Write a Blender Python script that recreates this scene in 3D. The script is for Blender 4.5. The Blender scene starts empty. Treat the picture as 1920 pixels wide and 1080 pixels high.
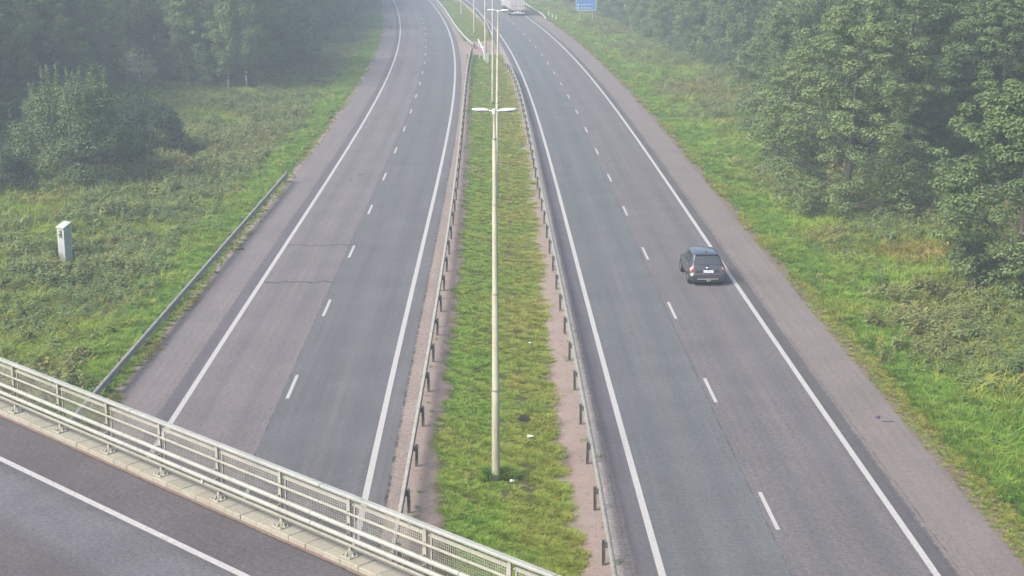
import bpy, bmesh, math, random
import numpy as np
from mathutils import Vector, Matrix

R = math.radians
rng = np.random.default_rng(7)
random.seed(7)
scene = bpy.context.scene
COL = scene.collection

# ---------------------------------------------------------------- camera
CAM_H, PITCH = 17.3, 13.6
cd = bpy.data.cameras.new('camera')
cd.sensor_width = 36.0
cd.lens = 2892.0 / 1920.0 * 36.0
cd.clip_start, cd.clip_end = 0.5, 4000.0
cam = bpy.data.objects.new('camera', cd)
cam.location = (0, 0, CAM_H)
cam.rotation_euler = (R(90 - PITCH), 0, 0)
COL.objects.link(cam)
scene.camera = cam

# ---------------------------------------------------------------- sky, sun, exposure
SUN_EL, SUN_AZ = R(44), R(-128)          # azimuth from +Y towards +X: the sun stands to the left, a little behind
world = bpy.data.worlds.new('World')
scene.world = world
world.use_nodes = True
wn = world.node_tree
bgn = wn.nodes['Background']
sky = wn.nodes.new('ShaderNodeTexSky')
sky.sky_type = 'NISHITA'
sky.sun_disc = False
sky.sun_elevation = SUN_EL
sky.sun_rotation = SUN_AZ
sky.air_density, sky.dust_density, sky.ozone_density = 1.0, 4.0, 1.0
wn.links.new(sky.outputs[0], bgn.inputs[0])
bgn.inputs[1].default_value = 0.11
sl = bpy.data.lights.new('sun', 'SUN')
sl.energy = 2.6
sl.angle = R(24)
sl.color = (1.0, 0.95, 0.86)
sun = bpy.data.objects.new('sun', sl)
sdir = Vector((math.sin(SUN_AZ) * math.cos(SUN_EL), math.cos(SUN_AZ) * math.cos(SUN_EL), math.sin(SUN_EL)))
sun.rotation_euler = sdir.to_track_quat('Z', 'Y').to_euler()
sun.location = (-40, 40, 60)
COL.objects.link(sun)
scene.view_settings.view_transform = 'Standard'
scene.view_settings.look = 'None'
scene.view_settings.gamma = 1.0
scene.view_settings.use_curve_mapping = False
scene.view_settings.exposure = 1.26
scene.render.engine = 'CYCLES'
scene.cycles.use_denoising = True
scene.cycles.denoising_prefilter = 'NONE'
scene.cycles.use_adaptive_sampling = False
scene.cycles.max_bounces = 6
scene.cycles.volume_bounces = 2
scene.cycles.diffuse_bounces = 3
scene.cycles.glossy_bounces = 2
scene.cycles.transmission_bounces = 2
scene.cycles.transparent_max_bounces = 8
scene.cycles.caustics_reflective = False
scene.cycles.caustics_refractive = False
HAZE_DENSITY = 0.0014

# ---------------------------------------------------------------- road alignment (metres, camera foot at the origin)
CL = [2.548737754262694e-09, -2.1580511046149546e-06, 0.0004196374969601396, -0.03806246171021079, -7.140963448825565]
CR = [1.9013697108190575e-09, -1.7386968424301963e-06, 0.00035778605309838183, -0.04412993649702598, 9.02317696031533]

def _ext(c):
    d1 = np.polyder(c)
    y0, y1 = 45.0, 312.0
    x0, s0 = np.polyval(c, y0), np.polyval(d1, y0)
    x1, s1 = np.polyval(c, y1), np.polyval(d1, y1)
    k = -0.00085
    def f(y):
        y = np.asarray(y, float)
        r = np.polyval(c, np.clip(y, y0, y1))
        r = np.where(y < y0, x0 + s0 * (y - y0), r)
        t = np.clip(y - y1, 0, 500)
        r = np.where(y > y1, x1 + s1 * t + 0.5 * k * t * t + (s1 + k * 500) * np.clip(y - y1 - 500, 0, None), r)
        return r
    def s(y):
        return (f(np.asarray(y) + 0.5) - f(np.asarray(y) - 0.5))
    return f, s
xl, sl_ = _ext(CL)          # lane dashes of the left carriageway: x at distance y
xr, sr_ = _ext(CR)          # lane dashes of the right carriageway

def off(f, s, y, a):
    """point at lateral offset a (metres, right positive) from the alignment at station y"""
    sl = float(s(y)); n = math.hypot(1, sl)
    return float(f(y)) + a / n, y - a * sl / n

def smooth(t):
    t = np.clip(t, 0, 1)
    return t * t * (3 - 2 * t)

_ph = rng.uniform(0, 6.28, (4, 12))
_dr = rng.uniform(0, 6.28, (4, 12))
def vnoise(x, y, scale, k=0):
    """cheap smooth noise, about -1..1"""
    v = 0
    for i in range(12):
        f = (1 + 0.35 * i) / scale
        v = v + np.sin((x * np.cos(_dr[k, i]) + y * np.sin(_dr[k, i])) * f + _ph[k, i]) / (1 + 0.25 * i)
    return v / 3.2

def gz(x, y):
    """height of the verges and the forest floor"""
    x = np.asarray(x, float); y = np.asarray(y, float)
    dl = -(x - xl(y)) - 6.95
    dr = (x - xr(y)) - 7.25
    def side(d):
        z = -0.45 * smooth(d / 3.5) + 0.45 * smooth((d - 5.0) / 4.5)
        return z + smooth((d - 2) / 6) * 0.12 * vnoise(x, y, 7.0, 1) + 0.25 * smooth((d - 9) / 15)
    return np.where(dl > 0, side(dl), np.where(dr > 0, side(dr), -0.02))

# ---------------------------------------------------------------- object helpers
def tag(o, label=None, cat=None, group=None, kind=None):
    if label: o['label'] = label
    if cat: o['category'] = cat
    if group: o['group'] = group
    if kind: o['kind'] = kind
    return o

def link(name, me, mat=None, parent=None):
    o = bpy.data.objects.new(name, me)
    COL.objects.link(o)
    if mat is not None and not me.materials:
        for m in (mat if isinstance(mat, (list, tuple)) else [mat]):
            me.materials.append(m)
    if parent is not None:
        o.parent = parent
    return o

def empty(name, loc, rz=0.0):
    o = bpy.data.objects.new(name, None)
    o.location = loc
    o.rotation_euler = (0, 0, rz)
    o.empty_display_size = 0.3
    COL.objects.link(o)
    return o

def np_mesh(name, verts, faces, smooth_=False):
    me = bpy.data.meshes.new(name)
    verts = np.asarray(verts, np.float32); faces = np.asarray(faces, np.int32)
    n, k = faces.shape
    me.vertices.add(len(verts)); me.vertices.foreach_set('co', verts.ravel())
    me.loops.add(n * k); me.loops.foreach_set('vertex_index', faces.ravel())
    me.polygons.add(n)
    me.polygons.foreach_set('loop_start', np.arange(0, n * k, k, dtype=np.int32))
    me.update(calc_edges=True)
    if smooth_:
        me.polygons.foreach_set('use_smooth', np.ones(n, bool))
    return me

class MB:
    """collects simple solids and builds them as one mesh"""
    def __init__(self):
        self.bm = bmesh.new()
    def box(self, c, s, rot=None, bevel=0.0):
        m = Matrix.Translation(Vector(c))
        if rot is not None: m = m @ (rot.to_4x4() if hasattr(rot, 'to_4x4') else rot)
        r = bmesh.ops.create_cube(self.bm, size=1.0, matrix=m @ Matrix.Diagonal((s[0], s[1], s[2], 1)))
        if bevel > 0:
            es = {e for v in r['verts'] for e in v.link_edges}
            bmesh.ops.bevel(self.bm, geom=list(es), offset=bevel, segments=1, affect='EDGES')
        return self
    def tube(self, pts, rad, n=10, caps=True):
        pts = [Vector(p) for p in pts]
        rads = rad if isinstance(rad, (list, tuple)) else [rad] * len(pts)
        rings = []
        for i, p in enumerate(pts):
            if i == 0: d = pts[1] - pts[0]
            elif i == len(pts) - 1: d = pts[-1] - pts[-2]
            else: d = pts[i + 1] - pts[i - 1]
            if d.length < 1e-6: d = Vector((0, 0, 1))
            d.normalize()
            u = d.cross(Vector((0, 0, 1)) if abs(d.z) < 0.9 else Vector((1, 0, 0))).normalized()
            v = d.cross(u)
            rings.append([self.bm.verts.new(p + (u * math.cos(2 * math.pi * k / n) + v * math.sin(2 * math.pi * k / n)) * rads[i]) for k in range(n)])
        for a, b in zip(rings, rings[1:]):
            for k in range(n):
                f = self.bm.faces.new((a[k], a[(k + 1) % n], b[(k + 1) % n], b[k])); f.smooth = True
        if caps:      # caps on vertices of their own, so the sides shade evenly
            self.bm.faces.new([self.bm.verts.new(v.co) for v in rings[0]]); self.bm.faces.new([self.bm.verts.new(v.co) for v in rings[-1][::-1]])
        return self
    def prism(self, poly, a, b):
        """poly: list of 3D points, extruded by vector b-a"""
        d = Vector(b) - Vector(a)
        lo = [self.bm.verts.new(Vector(p)) for p in poly]
        hi = [self.bm.verts.new(Vector(p) + d) for p in poly]
        n = len(poly)
        self.bm.faces.new(lo[::-1]); self.bm.faces.new(hi)
        for i in range(n):
            self.bm.faces.new((lo[i], lo[(i + 1) % n], hi[(i + 1) % n], hi[i]))
        return self
    def quad(self, pts):
        self.bm.faces.new([self.bm.verts.new(Vector(p)) for p in pts]); return self
    def mesh(self, name):
        me = bpy.data.meshes.new(name)
        bmesh.ops.recalc_face_normals(self.bm, faces=self.bm.faces)
        self.bm.to_mesh(me); self.bm.free()
        return me
    def build(self, name, mat, parent=None):
        return link(name, self.mesh(name), mat, parent)

def copy_tree(o, parent=None):
    c = o.copy(); COL.objects.link(c)
    if parent is not None: c.parent = parent
    for ch in [k for k in bpy.data.objects if k.parent == o]:
        copy_tree(ch, c)
    return c

# ---------------------------------------------------------------- material helpers
class NT:
    def __init__(self, name):
        self.m = bpy.data.materials.new(name); self.m.use_nodes = True
        self.t = self.m.node_tree; self.b = self.t.nodes['Principled BSDF']
    def n(self, typ, **kw):
        nd = self.t.nodes.new(typ)
        for k, v in kw.items(): setattr(nd, k, v)
        return nd
    def put(self, sock, v):
        if isinstance(v, bpy.types.NodeSocket): self.t.links.new(v, sock)
        elif v is not None: sock.default_value = v
    def math(self, op, a, b=None, c=None, clamp=False):
        nd = self.n('ShaderNodeMath', operation=op); nd.use_clamp = clamp
        self.put(nd.inputs[0], a); self.put(nd.inputs[1], b); self.put(nd.inputs[2], c)
        return nd.outputs[0]
    def noise(self, vec, scale, detail=3, rough=0.55, out=0):
        nd = self.n('ShaderNodeTexNoise'); self.put(nd.inputs['Vector'], vec)
        nd.inputs['Scale'].default_value = scale; nd.inputs['Detail'].default_value = detail
        nd.inputs['Roughness'].default_value = rough
        return nd.outputs[out]
    def ramp(self, fac, stops, interp='LINEAR'):
        nd = self.n('ShaderNodeValToRGB'); cr = nd.color_ramp; cr.interpolation = interp
        while len(cr.elements) < len(stops): cr.elements.new(0.5)
        for e, (p, c) in zip(cr.elements, stops):
            e.position = p; e.color = (c, c, c, 1) if isinstance(c, (int, float)) else (*c, 1)
        self.put(nd.inputs[0], fac); return nd.outputs[0]
    def mix(self, fac, a, b, mode='MIX'):
        nd = self.n('ShaderNodeMix', data_type='RGBA', blend_type=mode)
        col = lambda v: (*v, 1) if isinstance(v, tuple) and len(v) == 3 else v
        self.put(nd.inputs[0], fac); self.put(nd.inputs[6], col(a)); self.put(nd.inputs[7], col(b))
        return nd.outputs[2]
    def band(self, x, lo, hi, soft=0.03):
        """1 inside lo..hi with soft borders"""
        a = self.n('ShaderNodeMapRange', interpolation_type='SMOOTHSTEP'); self.put(a.inputs[0], x)
        a.inputs[1].default_value = lo - soft; a.inputs[2].default_value = lo + soft
        b = self.n('ShaderNodeMapRange', interpolation_type='SMOOTHSTEP'); self.put(b.inputs[0], x)
        b.inputs[1].default_value = hi - soft; b.inputs[2].default_value = hi + soft
        return self.math('MULTIPLY', a.outputs[0], self.math('SUBTRACT', 1.0, b.outputs[0]))
    def bump(self, h, strength=0.3, dist=0.02):
        nd = self.n('ShaderNodeBump'); nd.inputs['Strength'].default_value = strength
        nd.inputs['Distance'].default_value = dist; self.put(nd.inputs['Height'], h)
        self.t.links.new(nd.outputs[0], self.b.inputs['Normal'])
    def base(self, c, rough=0.8, spec=0.3, metal=0.0):
        self.put(self.b.inputs['Base Color'], (*c, 1) if isinstance(c, tuple) and len(c) == 3 else c)
        self.put(self.b.inputs['Roughness'], rough)
        self.b.inputs['Specular IOR Level'].default_value = spec
        self.b.inputs['Metallic'].default_value = metal
        return self.m

def simple(name, col, rough=0.6, metal=0.0, spec=0.4, var=0.12, scale=6.0, emit=None, coat=0.0):
    t = NT(name)
    geo = t.n('ShaderNodeTexCoord').outputs['Object']
    nz = t.noise(geo, scale, 4)
    f = t.ramp(nz, [(0.3, 1 - var), (0.7, 1 + var)])
    c = t.mix(1.0, col, f, 'MULTIPLY')
    t.base(c, rough, spec, metal)
    if coat: t.b.inputs['Coat Weight'].default_value = coat
    if emit:
        t.b.inputs['Emission Color'].default_value = (*emit[0], 1)
        t.b.inputs['Emission Strength'].default_value = emit[1]
    return t.m

def uv_sep(t, layer='lane'):
    u = t.n('ShaderNodeUVMap'); u.uv_map = layer
    s = t.n('ShaderNodeSeparateXYZ'); t.t.links.new(u.outputs[0], s.inputs[0])
    return s.outputs[0], s.outputs[1]

M = {}
def road_material(name, lanes, seam, cracks=(), fine_patch=False):
    """lanes: list of (from offset, to offset, colour, coarseness)"""
    t = NT(name)
    a, v = uv_sep(t)
    pos = t.n('ShaderNodeNewGeometry').outputs['Position']
    wob = t.math('MULTIPLY', t.math('SUBTRACT', t.noise(pos, 1.3, 4, 0.65), 0.5), 0.16)
    wob2 = t.math('MULTIPLY', t.math('SUBTRACT', t.noise(pos, 3.5, 5, 0.7), 0.5), 0.55)
    aw = t.math('ADD', a, wob)
    fine = t.noise(pos, 19.0, 3, 0.8)
    grit = t.noise(pos, 6.5, 4, 0.85)
    big = t.noise(pos, 0.35, 4, 0.6)
    # long streaks along the road
    cv = t.n('ShaderNodeCombineXYZ'); t.put(cv.inputs[0], t.math('MULTIPLY', a, 2.2)); t.put(cv.inputs[1], t.math('MULTIPLY', v, 0.03))
    streak = t.noise(cv.outputs[0], 2.0, 5, 0.6)
    col = None; coarse = None
    for lo, hi, c, g, sharp in lanes:
        x = aw if sharp else t.math('ADD', a, wob2)
        b = t.band(x, lo, hi, 0.015 if sharp else 0.07)
        if col is None: col = t.mix(1.0, (0.1, 0.1, 0.1), c); coarse = t.math('ADD', 0.0, g)
        else:
            col = t.mix(b, col, c)
            m = t.n('ShaderNodeMix', data_type='FLOAT'); t.put(m.inputs[0], b); t.put(m.inputs[2], coarse); t.put(m.inputs[3], g); coarse = m.outputs[0]
    # aggregate
    f1 = t.ramp(fine, [(0.3, 0.5), (0.5, 1.0), (0.7, 1.55)])
    f2 = t.ramp(grit, [(0.3, 0.60), (0.5, 1.0), (0.7, 1.45)])
    col = t.mix(coarse, col, t.mix(1.0, col, f1, 'MULTIPLY'))
    col = t.mix(coarse, col, t.mix(1.0, col, f2, 'MULTIPLY'))
    col = t.mix(1.0, col, t.ramp(streak, [(0.25, 0.88), (0.5, 1.0), (0.75, 1.11)]), 'MULTIPLY')
    col = t.mix(1.0, col, t.ramp(big, [(0.3, 0.9), (0.7, 1.1)]), 'MULTIPLY')
    # wheel tracks, rubbed a little darker
    for c0 in (-2.75, -1.1, 1.05, 2.75):
        col = t.mix(t.math('MULTIPLY', t.band(a, c0 - 0.22, c0 + 0.22, 0.3), 0.24), col, (0.05, 0.06, 0.065))
    # oil line in the lane middles
    for c0 in (-1.9, 1.9):
        col = t.mix(t.math('MULTIPLY', t.band(a, c0 - 0.1, c0 + 0.1, 0.35), 0.10), col, (0.2, 0.17, 0.15))
    # seams
    for s0, w, k in seam:
        gap = t.ramp(t.noise(pos, 1.7, 3), [(0.38, 0.15), (0.6, 1.0)])
        b = t.band(aw, s0 - w, s0 + w, w * 0.6)
        col = t.mix(t.math('MULTIPLY', t.math('MULTIPLY', b, gap), k), col, (0.022, 0.021, 0.022))
    # cracks across a lane
    for v0, lo, hi, sk in cracks:
        cc = t.n('ShaderNodeCombineXYZ'); t.put(cc.inputs[0], t.math('MULTIPLY', a, 1.0)); cc.inputs[1].default_value = v0
        wv = t.math('MULTIPLY', t.math('SUBTRACT', t.noise(cc.outputs[0], 1.1, 5, 0.65), 0.5), 2.2)
        vv = t.math('ADD', v, t.math('ADD', wv, t.math('MULTIPLY', a, sk)))
        b = t.math('MULTIPLY', t.band(vv, v0 - 0.085, v0 + 0.085, 0.05), t.band(a, lo, hi, 0.05))
        col = t.mix(t.math('MULTIPLY', b, t.ramp(t.noise(pos, 2.3, 2), [(0.3, 0.5), (0.55, 1.0)])), col, (0.02, 0.018, 0.018))
    t.base(col, 0.82, 0.25)
    t.bump(t.math('ADD', fine, t.math('MULTIPLY', grit, 1.5)), 0.35, 0.012)
    return t.m

GRIT = (0.195, 0.160, 0.141)
M['road_left'] = road_material('asphalt_left_carriageway', [
    (-9, 9, GRIT, 0.9, False),
    (-6.2, 4.35, (0.132, 0.117, 0.117), 0.75, False),
    (-4.35, -3.6, (0.084, 0.076, 0.084), 0.6, False),
    (-3.6, -0.24, (0.120, 0.108, 0.111), 0.8, True),
    (-0.24, 3.6, (0.090, 0.090, 0.096), 0.6, True),
    (3.6, 4.33, (0.095, 0.094, 0.099), 0.4, True)],
    [(-0.24, 0.02, 0.75), (4.36, 0.05, 0.85), (-4.55, 0.025, 0.25), (-5.3, 0.02, 0.18)],
    [(81.4, -3.6, 0.1, -0.03), (72.8, -3.6, -0.25, -0.02), ])
M['road_right'] = road_material('asphalt_right_carriageway', [
    (-9, 9, GRIT, 0.9, False),
    (6.2, 9, (0.122, 0.098, 0.070), 1.0, False),
    (-5.0, 6.25, (0.141, 0.122, 0.115), 0.6, False),
    (-6.0, -4.5, (0.227, 0.202, 0.187), 0.8, False),
    (-4.38, -3.6, (0.087, 0.082, 0.090), 0.6, True),
    (-3.6, -0.2, (0.090, 0.094, 0.098), 0.7, True),
    (-0.2, 3.6, (0.103, 0.096, 0.099), 0.85, True),
    (3.6, 4.3, (0.071, 0.066, 0.070), 0.6, False)],
    [(-0.22, 0.02, 0.7), (4.42, 0.03, 0.55), (4.75, 0.018, 0.3), (-4.5, 0.02, 0.3)])

def paint_material():
    t = NT('road_paint')
    pos = t.n('ShaderNodeNewGeometry').outputs['Position']
    w = t.noise(pos, 14.0, 4, 0.7); w2 = t.noise(pos, 2.2, 4, 0.6)
    wear = t.math('MULTIPLY', t.ramp(w, [(0.48, 0.0), (0.66, 0.8)]), t.ramp(w2, [(0.35, 0.15), (0.65, 1.0)]))
    col = t.mix(wear, t.mix(w2, (0.296, 0.289, 0.282), (0.394, 0.387, 0.380)), (0.141, 0.134, 0.134))
    t.base(col, 0.7, 0.3); return t.m
M['paint'] = paint_material()

def ground_material():
    t = NT('verge_soil')
    pos = t.n('ShaderNodeNewGeometry').outputs['Position']
    a = t.noise(pos, 0.25, 5, 0.65); b = t.noise(pos, 3.5, 5, 0.7)
    col = t.mix(t.ramp(a, [(0.35, 0.0), (0.65, 1.0)]), (0.030, 0.050, 0.016), (0.055, 0.060, 0.022))
    col = t.mix(t.ramp(b, [(0.45, 0.0), (0.75, 0.7)]), col, (0.06, 0.048, 0.03))
    t.base(col, 0.95, 0.1); t.bump(b, 0.8, 0.12); return t.m
M['ground'] = ground_material()

def median_material():
    """u = metres right of the left road edge, stored with the share across in the second layer"""
    t = NT('median_grit_and_soil')
    pos = t.n('ShaderNodeNewGeometry').outputs['Position']
    b = t.noise(pos, 5.0, 5, 0.75); c = t.noise(pos, 25.0, 3, 0.7); d = t.noise(pos, 0.9, 4, 0.6)
    sand = t.mix(d, (0.205, 0.159, 0.138), (0.276, 0.220, 0.195))
    sand = t.mix(1.0, sand, t.ramp(c, [(0.3, 0.7), (0.7, 1.25)]), 'MULTIPLY')
    sand = t.mix(t.ramp(b, [(0.56, 0.0), (0.72, 0.8)]), sand, (0.07, 0.065, 0.04))
    u, v = uv_sep(t)
    mid = t.band(t.math('ADD', u, t.math('MULTIPLY', t.math('SUBTRACT', d, 0.5), 0.25)), 0.17, 0.83, 0.06)
    gapm = t.math('SUBTRACT', 1.0, t.band(v, 198, 221, 1.5))
    sand = t.mix(t.math('MULTIPLY', t.math('MULTIPLY', mid, gapm), 0.92), sand, t.mix(b, (0.030, 0.034, 0.014), (0.065, 0.062, 0.028)))
    t.base(sand, 0.95, 0.1); t.bump(t.math('ADD', b, c), 0.6, 0.05); return t.m
M['median'] = median_material()

M['galv'] = simple('galvanised_steel', (0.368, 0.384, 0.368), 0.5, 0.15, 0.5, 0.12, 3.0)
M['galv_old'] = simple('weathered_galvanised_steel', (0.25, 0.24, 0.215), 0.65, 0.05, 0.3, 0.2, 3.0)
M['post_dark'] = simple('dark_weathered_steel', (0.11, 0.11, 0.105), 0.7, 0.3, 0.3, 0.25, 8.0)
def worn_steel(name, col, rust=0.5, grime=0.5, scale=5.0):
    t = NT(name)
    tc = t.n('ShaderNodeTexCoord').outputs['Object']; pos = t.n('ShaderNodeNewGeometry').outputs['Position']
    a = t.noise(pos, scale, 5, 0.7); b = t.noise(pos, 1.1, 4, 0.6); c = t.noise(pos, 17.0, 4, 0.75)
    mp = t.n('ShaderNodeMapping'); t.put(mp.inputs[0], pos); mp.inputs['Scale'].default_value = (9, 9, 0.7)
    d = t.noise(mp.outputs[0], 1.4, 4, 0.7)
    cc = t.mix(1.0, col, t.ramp(b, [(0.3, 0.84), (0.7, 1.10)]), 'MULTIPLY')
    cc = t.mix(t.math('MULTIPLY', t.ramp(d, [(0.48, 0.0), (0.72, 1.0)]), grime), cc, (0.16, 0.155, 0.125))
    cc = t.mix(t.math('MULTIPLY', t.ramp(t.math('ADD', t.math('MULTIPLY', a, 0.6), t.math('MULTIPLY', c, 0.4)), [(0.56, 0.0), (0.68, 1.0)]), rust), cc, (0.17, 0.10, 0.06))
    t.base(cc, 0.58, 0.35, 0.0); t.bump(c, 0.1, 0.004); return t.m
M['cream'] = worn_steel('pale_painted_steel', (0.302, 0.298, 0.252), 0.45, 0.45)
M['rail_top'] = worn_steel('pale_handrail_steel', (0.289, 0.298, 0.275), 0.30, 0.45)
M['pole'] = worn_steel('lamp_post_steel', (0.345, 0.335, 0.25), 0.22, 0.4, 3.0)
M['lamp'] = simple('lamp_housing', (0.528, 0.544, 0.536), 0.4, 0.0, 0.5, 0.05)
M['lens'] = simple('lamp_glass', (0.280, 0.296, 0.304), 0.2, 0.0, 0.5, 0.05)
M['white'] = simple('white_paint', (0.560, 0.568, 0.560), 0.5, 0.0, 0.4, 0.06)
M['rubber'] = simple('black_rubber', (0.018, 0.018, 0.018), 0.85, 0.0, 0.2, 0.2)
M['black'] = simple('black_plastic', (0.025, 0.025, 0.027), 0.55, 0.0, 0.4, 0.1)

def concrete_material():
    t = NT('edge_beam_concrete')
    pos = t.n('ShaderNodeNewGeometry').outputs['Position']
    oi = t.n('ShaderNodeObjectInfo').outputs['Random']
    a = t.noise(pos, 1.6, 5, 0.65); b = t.noise(pos, 14.0, 4, 0.7); c = t.noise(pos, 4.0, 5, 0.7)
    col = t.mix(a, (0.212, 0.200, 0.162), (0.293, 0.281, 0.231))
    col = t.mix(1.0, col, t.ramp(oi, [(0.0, 0.92), (1.0, 1.07)]), 'MULTIPLY')
    col = t.mix(1.0, col, t.ramp(b, [(0.3, 0.84), (0.7, 1.12)]), 'MULTIPLY')
    col = t.mix(t.ramp(c, [(0.58, 0.0), (0.75, 0.55)]), col, (0.30, 0.20, 0.13))
    t.base(col, 0.85, 0.25); t.bump(b, 0.4, 0.01); return t.m
M['concrete'] = concrete_material()

def leaf_material(name, dark, light, accent, trans=0.30):
    t = NT(name)
    at = t.n('ShaderNodeAttribute'); at.attribute_name = 'shade'
    oi = t.n('ShaderNodeObjectInfo').outputs['Random']
    v = t.math('ADD', t.math('MULTIPLY', at.outputs['Fac'], 0.65), t.math('MULTIPLY', oi, 0.42))
    col = t.ramp(v, [(0.0, dark), (0.62, light), (1.0, accent)])
    t.base(col, 0.6, 0.25)
    tr = t.n('ShaderNodeBsdfTranslucent'); t.t.links.new(col, tr.inputs[0])
    mx = t.n('ShaderNodeMixShader'); mx.inputs[0].default_value = trans
    out = t.t.nodes['Material Output']
    t.t.links.new(t.b.outputs[0], mx.inputs[1]); t.t.links.new(tr.outputs[0], mx.inputs[2])
    t.t.links.new(mx.outputs[0], out.inputs['Surface'])
    return t.m
M['leaf_broad'] = leaf_material('broadleaf_leaves', (0.056, 0.097, 0.037), (0.130, 0.193, 0.065), (0.215, 0.264, 0.092))
M['leaf_dome'] = leaf_material('dark_bush_leaves', (0.028, 0.055, 0.030), (0.060, 0.100, 0.048), (0.100, 0.145, 0.070))
M['leaf_birch'] = leaf_material('birch_leaves', (0.079, 0.121, 0.043), (0.153, 0.215, 0.071), (0.226, 0.270, 0.092))
M['leaf_spruce'] = leaf_material('spruce_needles', (0.028, 0.050, 0.024), (0.060, 0.095, 0.042), (0.090, 0.130, 0.058), 0.1)
M['leaf_willow'] = leaf_material('willow_leaves', (0.045, 0.086, 0.037), (0.090, 0.149, 0.056), (0.186, 0.242, 0.103))

def bark(name, a, b, sc=3.0, birch=False):
    t = NT(name)
    tc = t.n('ShaderNodeTexCoord').outputs['Object']
    mp = t.n('ShaderNodeMapping'); t.put(mp.inputs[0], tc); mp.inputs['Scale'].default_value = (1, 1, 2.2 if birch else 0.4)
    n = t.noise(mp.outputs[0], sc, 5, 0.7)
    t.base(t.mix(t.ramp(n, [(0.42, 0.0), (0.6, 1.0)]), a, b), 0.85, 0.2); return t.m
M['bark'] = bark('grey_brown_bark', (0.055, 0.048, 0.042), (0.13, 0.115, 0.10))
M['bark_birch'] = bark('white_birch_bark', (0.10, 0.09, 0.08), (0.55, 0.53, 0.50), 2.4, True)

def grass_material(name, stops):
    t = NT(name)
    a1 = t.n('ShaderNodeAttribute'); a1.attribute_name = 'tint'; a1.attribute_type = 'INSTANCER'
    a2 = t.n('ShaderNodeAttribute'); a2.attribute_name = 'shade'
    v = t.math('ADD', a1.outputs['Fac'], t.math('MULTIPLY', t.math('SUBTRACT', a2.outputs['Fac'], 0.5), 0.30), clamp=True)
    col = t.ramp(v, stops)
    t.base(col, 0.65, 0.2)
    tr = t.n('ShaderNodeBsdfTranslucent'); t.t.links.new(col, tr.inputs[0])
    mx = t.n('ShaderNodeMixShader'); mx.inputs[0].default_value = 0.3
    t.t.links.new(t.b.outputs[0], mx.inputs[1]); t.t.links.new(tr.outputs[0], mx.inputs[2])
    t.t.links.new(mx.outputs[0], t.t.nodes['Material Output'].inputs['Surface'])
    return t.m
M['grass'] = grass_material('grass_blades', [(0.0, (0.070, 0.165, 0.020)), (0.25, (0.145, 0.290, 0.028)), (0.5, (0.225, 0.285, 0.040)),
                                              (0.75, (0.310, 0.275, 0.055)), (1.0, (0.36, 0.275, 0.10))])
M['weed'] = grass_material('weed_leaves', [(0.0, (0.075, 0.140, 0.050)), (0.4, (0.140, 0.205, 0.068)), (0.7, (0.205, 0.220, 0.078)), (1.0, (0.33, 0.235, 0.05))])

# ================================================================ GROUND, ROADS, MEDIAN
def sheet(name, rows, colfn, mat, kind='structure', uvname=None, smooth_=True):
    """rows: stations; colfn(y) -> list of (x, y, z, u)"""
    V = []; U = []
    for y in rows:
        c = colfn(y)
        for x, yy, z, u in c: V.append((x, yy, z)); U.append((u, y))
    nc = len(c); F = []
    for i in range(len(rows) - 1):
        for j in range(nc - 1):
            F.append((i * nc + j, i * nc + j + 1, (i + 1) * nc + j + 1, (i + 1) * nc + j))
    me = np_mesh(name, V, F, smooth_)
    if uvname:
        uv = me.uv_layers.new(name=uvname)
        uv.data.foreach_set('uv', np.asarray(U, np.float32)[np.asarray(F).ravel()].ravel())
    o = link(name, me, mat)
    if kind: o['kind'] = kind
    return o

ROWS = [float(v) for v in list(np.arange(-60, 30, 6)) + list(np.arange(30, 340, 2.0)) + list(np.arange(340, 700, 10))]

def ground_cols(y):
    xl_ = float(xl(y)); xr_ = float(xr(y)); out = []
    dl = [520, 300, 180, 120, 80, 60, 50, 42, 36, 31, 27, 24, 21, 18.5, 16.5, 14.5, 13, 11.5, 10, 9, 8, 7, 6, 5, 4, 3, 2.2, 1.5, 0.9, 0.4, 0.0]
    for d in dl: out.append((xl_ - 6.95 - d, y, float(gz(xl_ - 6.95 - d - 1e-4, y)), 0))
    out.append((xl_ - 6.2, y, -0.7, 0)); out.append((xr_ + 6.2, y, -0.7, 0))
    for d in dl[::-1]: out.append((xr_ + 7.25 + d, y, float(gz(xr_ + 7.25 + d + 1e-4, y)), 0))
    return out
ground = sheet('ground', [-300.0, -150.0] + ROWS + [850.0, 1100.0], ground_cols, M['ground'])

def road_cols(f, s, offs):
    def c(y):
        out = []
        for a, z in offs:
            x, yy = off(f, s, y, a); out.append((x, yy, z, a))
        return out
    return c
LO = [(-7.05, -0.05), (-6.6, -0.02), (-6.2, 0), (-5, 0), (-3.72, 0), (-1.9, 0), (-0.24, 0), (1.9, 0), (3.72, 0), (4.35, 0), (4.95, -0.03)]
RO = [(-5.05, -0.03), (-4.45, 0), (-3.68, 0), (-1.9, 0), (-0.2, 0), (1.9, 0), (3.68, 0), (5, 0), (6.25, 0), (6.8, -0.03), (7.4, -0.07)]
road_l = sheet('road', ROWS, road_cols(xl, sl_, LO), M['road_left'], uvname='lane')
road_r = sheet('road', ROWS, road_cols(xr, sr_, RO), M['road_right'], uvname='lane')

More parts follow.
